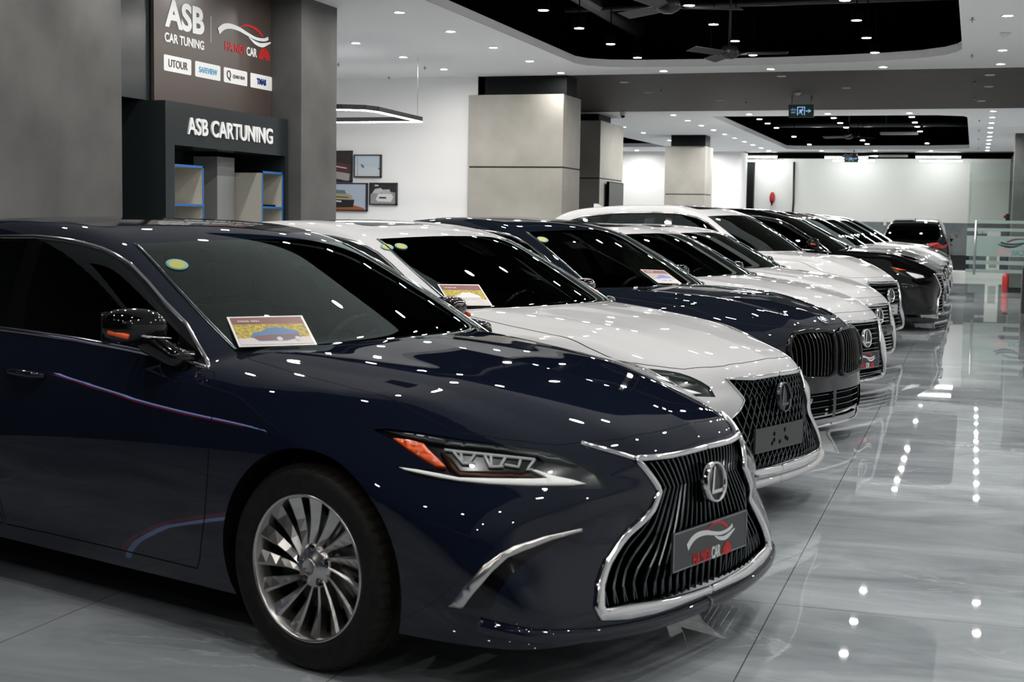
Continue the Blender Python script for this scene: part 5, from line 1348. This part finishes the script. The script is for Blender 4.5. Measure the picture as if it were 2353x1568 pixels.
M['leafm'] = noise_mat('leaf_green', (.01, .035, .012), (.03, .08, .02), 8, .5); lf = MB(); random.seed(3)
for i in range(70):
    a = random.uniform(0, 2*PI); r_ = random.uniform(.02, .2); h_ = random.uniform(.05, .42); c_, s_ = math.cos(a), math.sin(a)
    b0 = Vector((c_*r_*.3, s_*r_*.3, .8)); tip = Vector((c_*(r_+.07), s_*(r_+.07), .8+h_)); md = (b0+tip)/2+Vector((0, 0, .05)); sd_ = Vector((-s_, c_, 0))*.032
    lf.add([b0, md+sd_, tip, md-sd_], [(0, 1, 2), (0, 2, 3)])
lf.build('foliage', M['leafm'], t); tag(t, 'green leafy plant in a tall grey planter at the right picture edge', 'plant')

# glass door on the right
t = empty('glass_door', (0, 31.0, 0)); x0, x1 = -.165, 1.9
MB().box((x0, -.006, .08), (x1, .006, 2.80)).build('glass_pane', M['clear'], t)
for z0, z1 in ((1.552, 1.615), (1.386, 1.453), (.867, 1.291), (.695, .777), (.523, .596)): MB().box((x0, .0065, z0), (x1, .008, z1)).build('frosted_band', M['frost'], t)
h = MB(); h.tube([(.005, -.06, .48), (.005, -.06, 1.61)], .024, 12); h.tube([(.005, -.06, .65), (.005, .0, .65)], .010, 8); h.tube([(.005, -.06, 1.45), (.005, .0, 1.45)], .010, 8); h.build('handle', M['metal'], t)
M['faded_teal'] = pm('film_teal', (.10, .19, .21), .5); M['faded_red'] = pm('film_red', (.48, .22, .22), .5)
# the dealer's mark on the film is meant to be read from the other side
mw = basis((1.0, -.0075, 1.10), (-1, 0, 0), (0, 0, 1)) @ Matrix.Diagonal((1, 1, 1, 1))
def film_logo():
    lw = 1.12
    base = mw
    kids0 = set(bpy.data.objects)
    logo(t, base, lw, red='faded_red', wh='faded_teal', words=False)
    text_obj('lettering', 'CAR', .15, M['faded_teal'], base @ Matrix.Translation((.13*lw, -.16, .0)), t, sx=.85, bold=.003)
    text_obj('lettering', 'HA NOI', .15, M['faded_red'], base @ Matrix.Translation((-.24*lw, -.16, .0)), t, sx=.8, bold=.003)
    sn = MB(); y0, z0 = .42, -.2
    for q in range(13):
        a = PI*(q+.5)/13; c, s_ = math.cos(a), math.sin(a)
        sn.prism([(y0+.05*c-.003*s_, z0+.05*s_+.003*c), (y0+.05*c+.003*s_, z0+.05*s_-.003*c), (y0+.15*c+.008*s_, z0+.15*s_-.008*c), (y0+.15*c-.008*s_, z0+.15*s_+.008*c)], 0, .001)
    o = sn.build('logo_sun', M['faded_red'], t); o.data.transform(base)
film_logo()
for x in (x0+.08,):
    MB().box((x-.05, -.02, .0), (x+.12, .02, .10)).build('patch_fitting', M['chrome'], t)
tag(t, 'frameless glass door with frosted bands, mirrored logo film and a long steel pull handle', 'door'); t['label'] = 'frameless glass door with frosted bands, mirrored logo film and a long steel pull handle'
# light line on the dark wall beside the camera, seen mirrored in the near car's doors
t = empty('neon_line', (-7.09, 0, 0)); M['neon'] = pm('neon_blue', (0, 0, 0), emis=(.35, .5, 1.0), es=5); M['neonr'] = pm('neon_red', (0, 0, 0), emis=(1, .04, .12), es=1.2)
MB().tube([(.03, 3.38, 2.20), (.03, 2.92, 1.60), (.03, 2.55, 1.22), (.03, 2.24, 1.03), (.03, 2.05, .92), (.03, 1.71, .74)], .022, 8).build('blue_strip', M['neon'], t); MB().tube([(.03, 3.30, 2.0), (.03, 2.86, 1.45), (.03, 2.5, 1.12), (.03, 2.2, .94), (.03, 1.9, .78)], .02, 8).build('red_strip', M['neonr'], t)
tag(t, 'curved blue and red neon strip mirrored in the doors of the navy saloon', 'neon light')
# ---------------------------------------------------------------- the two fastback saloons in front
WSB = [(-.335-.42*y*y, y) for y in (0, .15, .3, .45, .58, .69)]
WST = [(-1.225, .565)]+[(-1.13-.29*y*y, y) for y in (.45, .3, .15, 0)]
WSIDE = [(-.78, .655), (-1.0, .615)]
HLT = HL[:14]
HOODP = [(-.30, 0), (-.31, .2), (-.36, .4), (-.45, .58), (-.535, .70), (-.42, .735), (-.15, .752), (.1, .752), (.30, .732), (.40, .715), (.47, .695), (.57, .635), (.66, .565), (.71, .52), (.745, .463), (.79, .40), (.825, .34), (.855, .22), (.868, .1), (.872, 0)]
D1 = [(-.475, .925), (-.44, .90), (-.418, .826), (-.412, .77), (-.426, .59), (-.445, .444), (-.488, .29), (-.51, .25), (-.97, .253), (-1.30, .253), (-1.60, .25), (-1.625, .4), (-1.64, .7), (-1.655, .985), (-1.2, .975), (-.93, .958), (-.72, .942), (-.55, .925)]
D2 = [(-1.67, .985), (-1.655, .7), (-1.64, .4), (-1.615, .25), (-2.35, .25), (-2.42, .40), (-2.52, .60), (-2.66, .80), (-2.74, 1.01), (-2.2, 1.0)]
DLO = [(a, c) for a, b, c in WINO[::-1]]
DLO = [(-1.964, 1.35), (-1.731, 1.355), (-1.596, 1.35), (-1.476, 1.342), (-1.299, 1.317), (-1.216, 1.295), (-1.125, 1.263), (-.994, 1.199), (-.879, 1.138), (-.739, 1.066), (-.525, .935), (-.718, .956), (-.93, .973), (-1.223, .989), (-1.5, .997), (-2.0, 1.005), (-2.6, 1.02), (-2.98, 1.06), (-2.8, 1.17), (-2.55, 1.27), (-2.3, 1.325)]
GL1 = [(-.68, .972), (-.735, 1.047), (-.881, 1.128), (-.975, 1.177), (-1.088, 1.235), (-1.172, 1.27), (-1.272, 1.30), (-1.413, 1.322), (-1.579, 1.334), (-1.66, 1.334), (-1.63, 1.22), (-1.595, 1.12), (-1.54, 1.008), (-1.226, 1.0), (-.932, .985), (-.74, .975)]
GL2 = [(-1.76, 1.335), (-1.96, 1.332), (-2.25, 1.31), (-2.44, 1.27), (-2.50, 1.2), (-2.54, 1.03), (-2.2, 1.015), (-1.66, 1.012), (-1.70, 1.12)]
P_ES = dict(paint='navy', step=.024, steer=0.0,
    hl=('3d', HL), grille=[GRL], ws=WSB+WSIDE+WST,
    rw=('top', [(-2.78, 0), (-2.76, .3), (-2.72, .5), (-2.95, .56), (-3.2, .60), (-3.36, .62), (-3.40, .4), (-3.42, 0)]),
    glass=[GL1, GL2], dlo=DLO, roof=[(-1.40, 0), (-1.40, .25), (-1.43, .40), (-1.47, .44), (-2.1, .44), (-2.16, .40), (-2.18, .25), (-2.18, 0)],
    hood=('top', HOODP), doors=[D1, D2], handles=[(-1.45, .852), (-2.45, .87)],
    trim=[(a, b_, c) for a, b_, c in [(x_, 0, z_) for x_, z_ in DLO]], mirror=dict(z=1.055), dark=[('3d', REC)],
    lampbits=[('indicator_lens', HL_OR, 'orange', .000), ('daylight_strip', HL_DRL, 'drl', .001), ('lamp_bezel', HL_BAND, 'lampband', -.001), ('amber_reflector', HL_BR, 'brown', -.002)],
    leds=LEDS, patches=[('bumper_blade', ELL, 'satin', .012)],
    wsm=[(-.535, .697), (-.78, .664), (-1.0, .624), (-1.225, .574)], make_grille=vertical_grille)
S_ES = Shape(ES)
P_ES['trim'] = S_ES.onto('side', DLO)
P_ES['strips'] = [('lip_spoiler', S_ES.onto('front', [(.845, .262), (.80, .245), (.70, .228), (.60, .218), (.40, .205), (.2, .200), (0, .2)]), .045, .022, 'body')]

P_ES['patches'] = P_ES['patches']+[('sensor_housing', S_ES.onto('top', [(-.90, .002), (-.885, .05), (-1.02, .09), (-1.07, .09), (-1.085, .002)]), 'plastic', -.004)]
# ---------------------------------------------------------------- the other cars of the row
M['bmwblue'] = pm('badge_blue', (.02, .12, .45), .3)
M['platew'] = pm('plate_pale', (.5, .52, .53), .3)
def zmap(pts, k): return [(p[0], p[1]*k) if len(p) == 2 else (p[0], p[1], p[2]*k) for p in pts]
# long dark saloon with twin kidney grille
BM = dict(ES); BM.update(
    Fc=[(.05, .82), (.12, .89), (.18, .93), (.24, .94), (.35, .94), (.5, .945), (.62, .945), (.70, .935), (.77, .905), (.82, .86), (.9, .77), (1.1, .5)],
    Fm=[(.1, .75), (.2, .7), (.3, .7), (.45, .8), (.6, .95), (.7, 1.1), (.8, 1.4), (1.0, 1.8)],
    T=[(-4.3, 1.09), (-3.9, 1.12), (-3.5, 1.12), (-3.0, 1.08), (-2.4, 1.05), (-1.5, 1.02), (-.8, 1.01), (-.5, 1.012), (-.3, 1.008), (0, .992), (.3, .965), (.5, .93), (.7, .885), (.82, .84), (.9, .79), (.96, .73), (1.1, .55)],
    G=[(-4.6, .8), (-4.1, .95), (-3.7, 1.09), (-3.5, 1.17), (-3.2, 1.29), (-2.9, 1.375), (-2.5, 1.445), (-2.1, 1.475), (-1.8, 1.478), (-1.5, 1.46), (-1.25, 1.42), (-1.1, 1.378), (-.918, 1.30), (-.6, 1.145), (-.33, 1.0), (0, .82), (.5, .5)],
    Rc=[(.1, -3.9), (.25, -4.03), (.5, -4.1), (.8, -4.08), (1.0, -4.05), (1.1, -4.03), (1.3, -3.8)], xr=-3.3, crest=(.30, .25, .012, .06, .12), ridge=None, tf=2.6)
S_BM = Shape(BM)
KID = [(.035, .745), (.10, .762), (.28, .768), (.40, .755), (.46, .72), (.485, .66), (.475, .56), (.43, .50), (.36, .475), (.15, .465), (.075, .475), (.045, .50), (.05, .62)]
HLB = [(.30, .845), (.50, .80), (.70, .745), (.78, .70), (.80, .63), (.66, .61), (.50, .66), (.36, .74)]
P_BM = dict(P_ES); P_BM.update(paint='blue_grey', step=.036, wb=3.07, hl=('side', HLB), grille=[KID], gcentre=False, hood=('top', HOODP), lampbits=[], leds=None, patches=[], dark=[],
    intake=[('front', [(-.02, .37), (.50, .37), (.62, .36), (.68, .20), (.60, .16), (-.02, .155)])], strips=[], make_grille=kidney_grille, kid=KID, trimcol='leather_tan', rim='satin', wheel='ten',
    mirror=dict(z=1.08), roof=P_ES['roof'])
P_BM['trim'] = S_BM.onto('side', zmap(DLO, 1.02)); P_BM['dlo'] = zmap(DLO, 1.02); P_BM['glass'] = [zmap(GL1, 1.02), zmap(GL2, 1.02)]
# white saloons with horizontal bars
SA = dict(ES); SA.update(ridge=None, crest=(.34, .2, .006, .10, .08),
    Fc=[(.05, .82), (.12, .89), (.18, .93), (.24, .95), (.35, .955), (.5, .95), (.6, .935), (.68, .915), (.74, .88), (.8, .82), (.9, .74), (1.1, .5)],
    Fm=[(.1, .8), (.2, .7), (.3, .65), (.45, .75), (.6, 1.0), (.7, 1.25), (.8, 1.6), (1.0, 2.0)])
S_SA = Shape(SA)
GSA = [(0, .672), (.2, .672), (.37, .675), (.36, .63), (.33, .56), (.31, .48), (.34, .40), (.42, .30), (.47, .22), (.44, .19), (.2, .185), (0, .185)]
HLS = [(.30, .80), (.5, .775), (.68, .725), (.78, .66), (.76, .60), (.62, .60), (.46, .67), (.36, .73)]
P_SA = dict(P_ES); P_SA.update(paint='white', step=.038, hl=('side', HLS), grille=[GSA], lampbits=[], leds=None, patches=[], dark=[], strips=[], make_grille=horizontal_grille, g=GSA, gs=.040, gw=.012,
    gfw=[.03, .03, .03, .024, .022, .022, .026, .03, .036, .036, .03, .03], ez=.535, er=(.070, .078), plate=(.955, .355, .46, .135, True, 'gloss'), wheel='ten', gmat='dchrome')
P_SB = dict(P_SA); P_SB.update(gskip=[(.375, .475)], ez=.565, gmat='chrome', gs=.034, plate=(.965, .42, .30, .10, False, 'plastic'), barmat='dchrome')
# tall cars: the same principle stretched upwards, with a long roof
RX = zscale(ES, 1.135); RX.update(ridge=(.64, .66, .03, .01), crest=(.34, .22, .008, .10, .10),
    T=[(a, b*1.135) for a, b in [(-4.0, 1.02), (-3.5, 1.02), (-3.0, 1.02), (-2.4, 1.015), (-1.5, 1.0), (-.8, .995), (-.5, .998), (-.3, .99), (0, .972), (.3, .945), (.5, .90), (.7, .84), (.85, .77), (.9, .74), (.96, .68), (1.1, .5)]],
    G=[(-4.3, .75), (-4.05, 1.0), (-3.95, 1.17), (-3.8, 1.36), (-3.6, 1.52), (-3.4, 1.60), (-3.0, 1.655), (-2.5, 1.685), (-2.1, 1.69), (-1.8, 1.685), (-1.5, 1.66), (-1.25, 1.60), (-1.1, 1.55), (-.918, 1.46), (-.6, 1.29), (-.33, 1.125), (0, .93), (.5, .55)],
    S=[(-4.3, .70), (-4.0, .76), (-3.6, .82), (-3.2, .85), (-2.8, .865), (-2, .88), (-1.2, .875), (-.8, .855), (-.5, .81), (-.3, .74), (0, .6), (.4, .3)], rc=.12)
S_RX = Shape(RX)
kx = 1.135
GRX = [(0, .79), (.2, .79), (.40, .795), (.39, .74), (.36, .66), (.33, .57), (.37, .48), (.46, .36), (.52, .28), (.48, .24), (.2, .232), (0, .232)]
DLX = [(-1.964, 1.585), (-1.6, 1.575), (-1.3, 1.525), (-1.125, 1.455), (-.879, 1.31), (-.70, 1.20), (-.53, 1.075), (-.93, 1.11), (-1.5, 1.14), (-2.0, 1.155), (-2.6, 1.175), (-3.2, 1.21), (-3.62, 1.30), (-3.45, 1.42), (-3.1, 1.52), (-2.6, 1.57)]
GX1 = [(-.60, 1.10), (-.733, 1.20), (-.881, 1.295), (-1.125, 1.435), (-1.30, 1.50), (-1.579, 1.55), (-1.66, 1.55), (-1.63, 1.40), (-1.54, 1.16), (-.932, 1.125)]
GX2 = [(-1.76, 1.555), (-2.2, 1.56), (-2.6, 1.545), (-2.68, 1.4), (-2.72, 1.195), (-2.2, 1.175), (-1.68, 1.165)]
GX3 = [(-2.78, 1.53), (-3.1, 1.49), (-3.40, 1.40), (-3.52, 1.31), (-3.2, 1.24), (-2.8, 1.21)]
DX1 = [(a, c*kx if c > .5 else c+.04) for a, c in D1]
DX2 = [(-1.67, 1.12), (-1.655, .8), (-1.64, .45), (-1.615, .29), (-2.30, .29), (-2.34, .50), (-2.42, .75), (-2.60, .92), (-2.72, 1.16)]
HLX = [(.28, .90), (.5, .875), (.68, .83), (.80, .765), (.79, .71), (.66, .71), (.5, .77), (.36, .83)]
TLX = [(-3.98, 1.0), (-3.7, 1.06), (-3.5, 1.09), (-3.42, 1.05), (-3.6, .97), (-3.9, .90)]
P_RX = dict(paint='white', step=.038, wb=2.79, R=.365, rr=.25, arch=.415, zb=.24, track=.80, iz=.14, hl=('side', HLX), grille=[GRX], ws=WSB+WSIDE+WST,
    rw=('rear', [(0, 1.50), (.45, 1.49), (.60, 1.45), (.68, 1.25), (.70, 1.14), (.5, 1.12), (0, 1.12)]), rwmat='side',
    glass=[GX1, GX2, GX3], dlo=DLX, roof=P_ES['roof'], hood=('top', HOODP), doors=[DX1, DX2], handles=[(-1.45, .98), (-2.40, 1.0)], trim=S_RX.onto('side', DLX), trimmat='chrome',
    mirror=dict(z=1.20, base=(-.62, .85, 1.07)), make_grille=horizontal_grille, g=GRX, gs=.045, gw=.013, gfw=[.03, .03, .03, .026, .024, .024, .028, .032, .04, .04, .032, .03], ez=.64, er=(.08, .083),
    plate=(.955, .47, .47, .12, False, 'platew'), wheel='ten', tail=('side', TLX), strips=[('lamp_strip', S_RX.onto('side', [(.34, .80), (.55, .75), (.72, .70), (.80, .70)]), .012, .006, 'satin')])
P_NX = dict(P_RX); P_NX.update(paint='black', plate=(.955, .45, .46, .12, True, 'gloss'),
    lampbits=[('indicator_lens', S_RX.onto('side', [(.30, .892), (.42, .872), (.50, .852), (.40, .852)]), 'orange', .0), ('led_modules', S_RX.onto('side', [(.50, .83), (.60, .81), (.72, .78), (.74, .75), (.64, .74), (.58, .77)]), 'drl', .0)],
    patches=[('fog_lamp', S_RX.onto('front', [(.60, .335), (.66, .345), (.73, .34), (.75, .315), (.70, .295), (.62, .30)]), 'dchrome', .006)],
    strips=[('bumper_line', S_RX.onto('side', [(.45, .665), (.6, .655), (.75, .635), (.86, .60)]), .012, .007, 'dchrome')])

ROOT = []
A0 = -.3160; O1 = (-1.70, 4.826)
def rel(dx, dy):   # offset in the first car's own frame
    return O1[0]+dx*math.cos(A0)-dy*math.sin(A0), O1[1]+dx*math.sin(A0)+dy*math.cos(A0)
def place(name, S, K, dx, dy, label, cat='car', group=None, a=A0, pivot=(.88, .5)):
    """a: heading; turning is done about the front corner"""
    x, y = rel(dx, dy); px, py = pivot
    x += px*math.cos(A0)-py*math.sin(A0)-(px*math.cos(a)-py*math.sin(a)); y += px*math.sin(A0)+py*math.cos(A0)-(px*math.sin(a)+py*math.cos(a))
    r = build_car(name, S, K, (x, y), a); tag(r, label, cat, group); ROOT.append(r); return r
c1 = place('saloon_car', S_ES, P_ES, 0, 0, 'dark navy saloon nearest the camera, with vertical-bar grille')
P2 = dict(P_ES); GR2 = [(a*1.10, b) for a, b in GRL]; P2.update(paint='white', make_grille=mesh_grille, grille=[GR2])
c2 = place('saloon_car', S_ES, P2, -.81, 2.26, 'white saloon with black mesh grille, second in the row after the navy one', a=-.345)
c3 = place('saloon_car', S_BM, P_BM, -1.50, 4.60, 'dark blue-grey saloon with twin black kidney grilles, third in the row', a=-.375)
c4 = place('saloon_car', S_SA, P_SA, -2.24, 6.91, 'white saloon right behind the kidney-grille car, dealer plate on its slatted grille', a=-.40)
c5 = place('saloon_car', S_SA, P_SB, -3.07, 9.28, 'white saloon with a metal bar across its slatted grille, fifth in the row', a=-.40)
rx = place('suv_car', S_RX, P_RX, -4.03, 11.95, 'tall white SUV with a roof fin, sixth in the row, before the black one', a=-.37)
nx = place('suv_car', S_RX, P_NX, -4.88, 15.75, 'black SUV with amber indicator and fog lamp, seventh in the row', a=-.05)
def again(src, x, y, a, label, group=None):
    c = copy_tree(src); c.location = (x, y, 0); c.rotation_euler = (0, 0, a); c['label'] = label
    if group: c['group'] = group
    return c
LB = 'distant white SUV mostly hidden beyond the nearer black SUV in the row'
for k in range(3): again(rx, -1.42, 23.9+2.7*k, -.22, LB, 'white SUVs at the far end of the row')
again(nx, -1.45, 32.4, -.22, 'black SUV furthest down the slanting row, just before the one seen from behind')
again(nx, -1.52, 42.0, PI/2, 'black SUV seen from behind at the far end, red tail lights showing')
promo_card(c1, S_ES, [(-.676, -.62), (-.565, -.351), (-.361, -.481), (-.527, -.687)], 'printed photo card lying on the windshield of the navy saloon nearest the camera', 0)
promo_card(c2, S_ES, [(-.75, -.66), (-.64, -.42), (-.46, -.50), (-.57, -.68)], 'printed photo card on the windshield of the white mesh-grille saloon', 1)
promo_card(c3, S_BM, [(-.54, -.114), (-.52, .164), (-.36, .11), (-.38, -.161)], 'colourful printed photo card on the windshield of the dark kidney-grille saloon', 5)
sticker(c1, S_ES, -1.03, 'round yellow-centred sticker on the windshield of the navy saloon nearest the camera')
sticker(c2, S_ES, -1.13, 'round sticker on the white mesh-grille saloon, the outer of its two', r=.036, y=-.60)
sticker(c2, S_ES, -1.10, 'round sticker on the white mesh-grille saloon, the inner of its two', r=.036, y=-.52)
sticker(c3, S_BM, -1.09, 'round yellow sticker on the windshield of the dark kidney-grille saloon', y=-.56)
sticker(c4, S_SA, -1.05, 'round blue sticker on the windshield of the white saloon with dealer plate', 'st_blue', r=.05, y=-.52)
# roof fins
for r in list(bpy.data.objects):
    if r.parent is None and r.get('category') == 'car':
        suv = r.name.startswith('suv'); x, z = (-3.25, 1.625) if suv else (-2.92, 1.30)
        f = MB(); V = [(x-.12, -.02, z-.02), (x-.12, .02, z-.02), (x+.12, .012, z-.02), (x+.12, -.012, z-.02), (x-.13, 0, z+.075), (x-.06, 0, z+.075)]
        f.add(V, [(0, 1, 4), (1, 2, 5, 4), (2, 3, 5), (3, 0, 4, 5), (3, 2, 1, 0)]); b = next(c for c in r.children if c.name.startswith('body_shell'))
        f.build('roof_fin', b.data.materials[0], r)
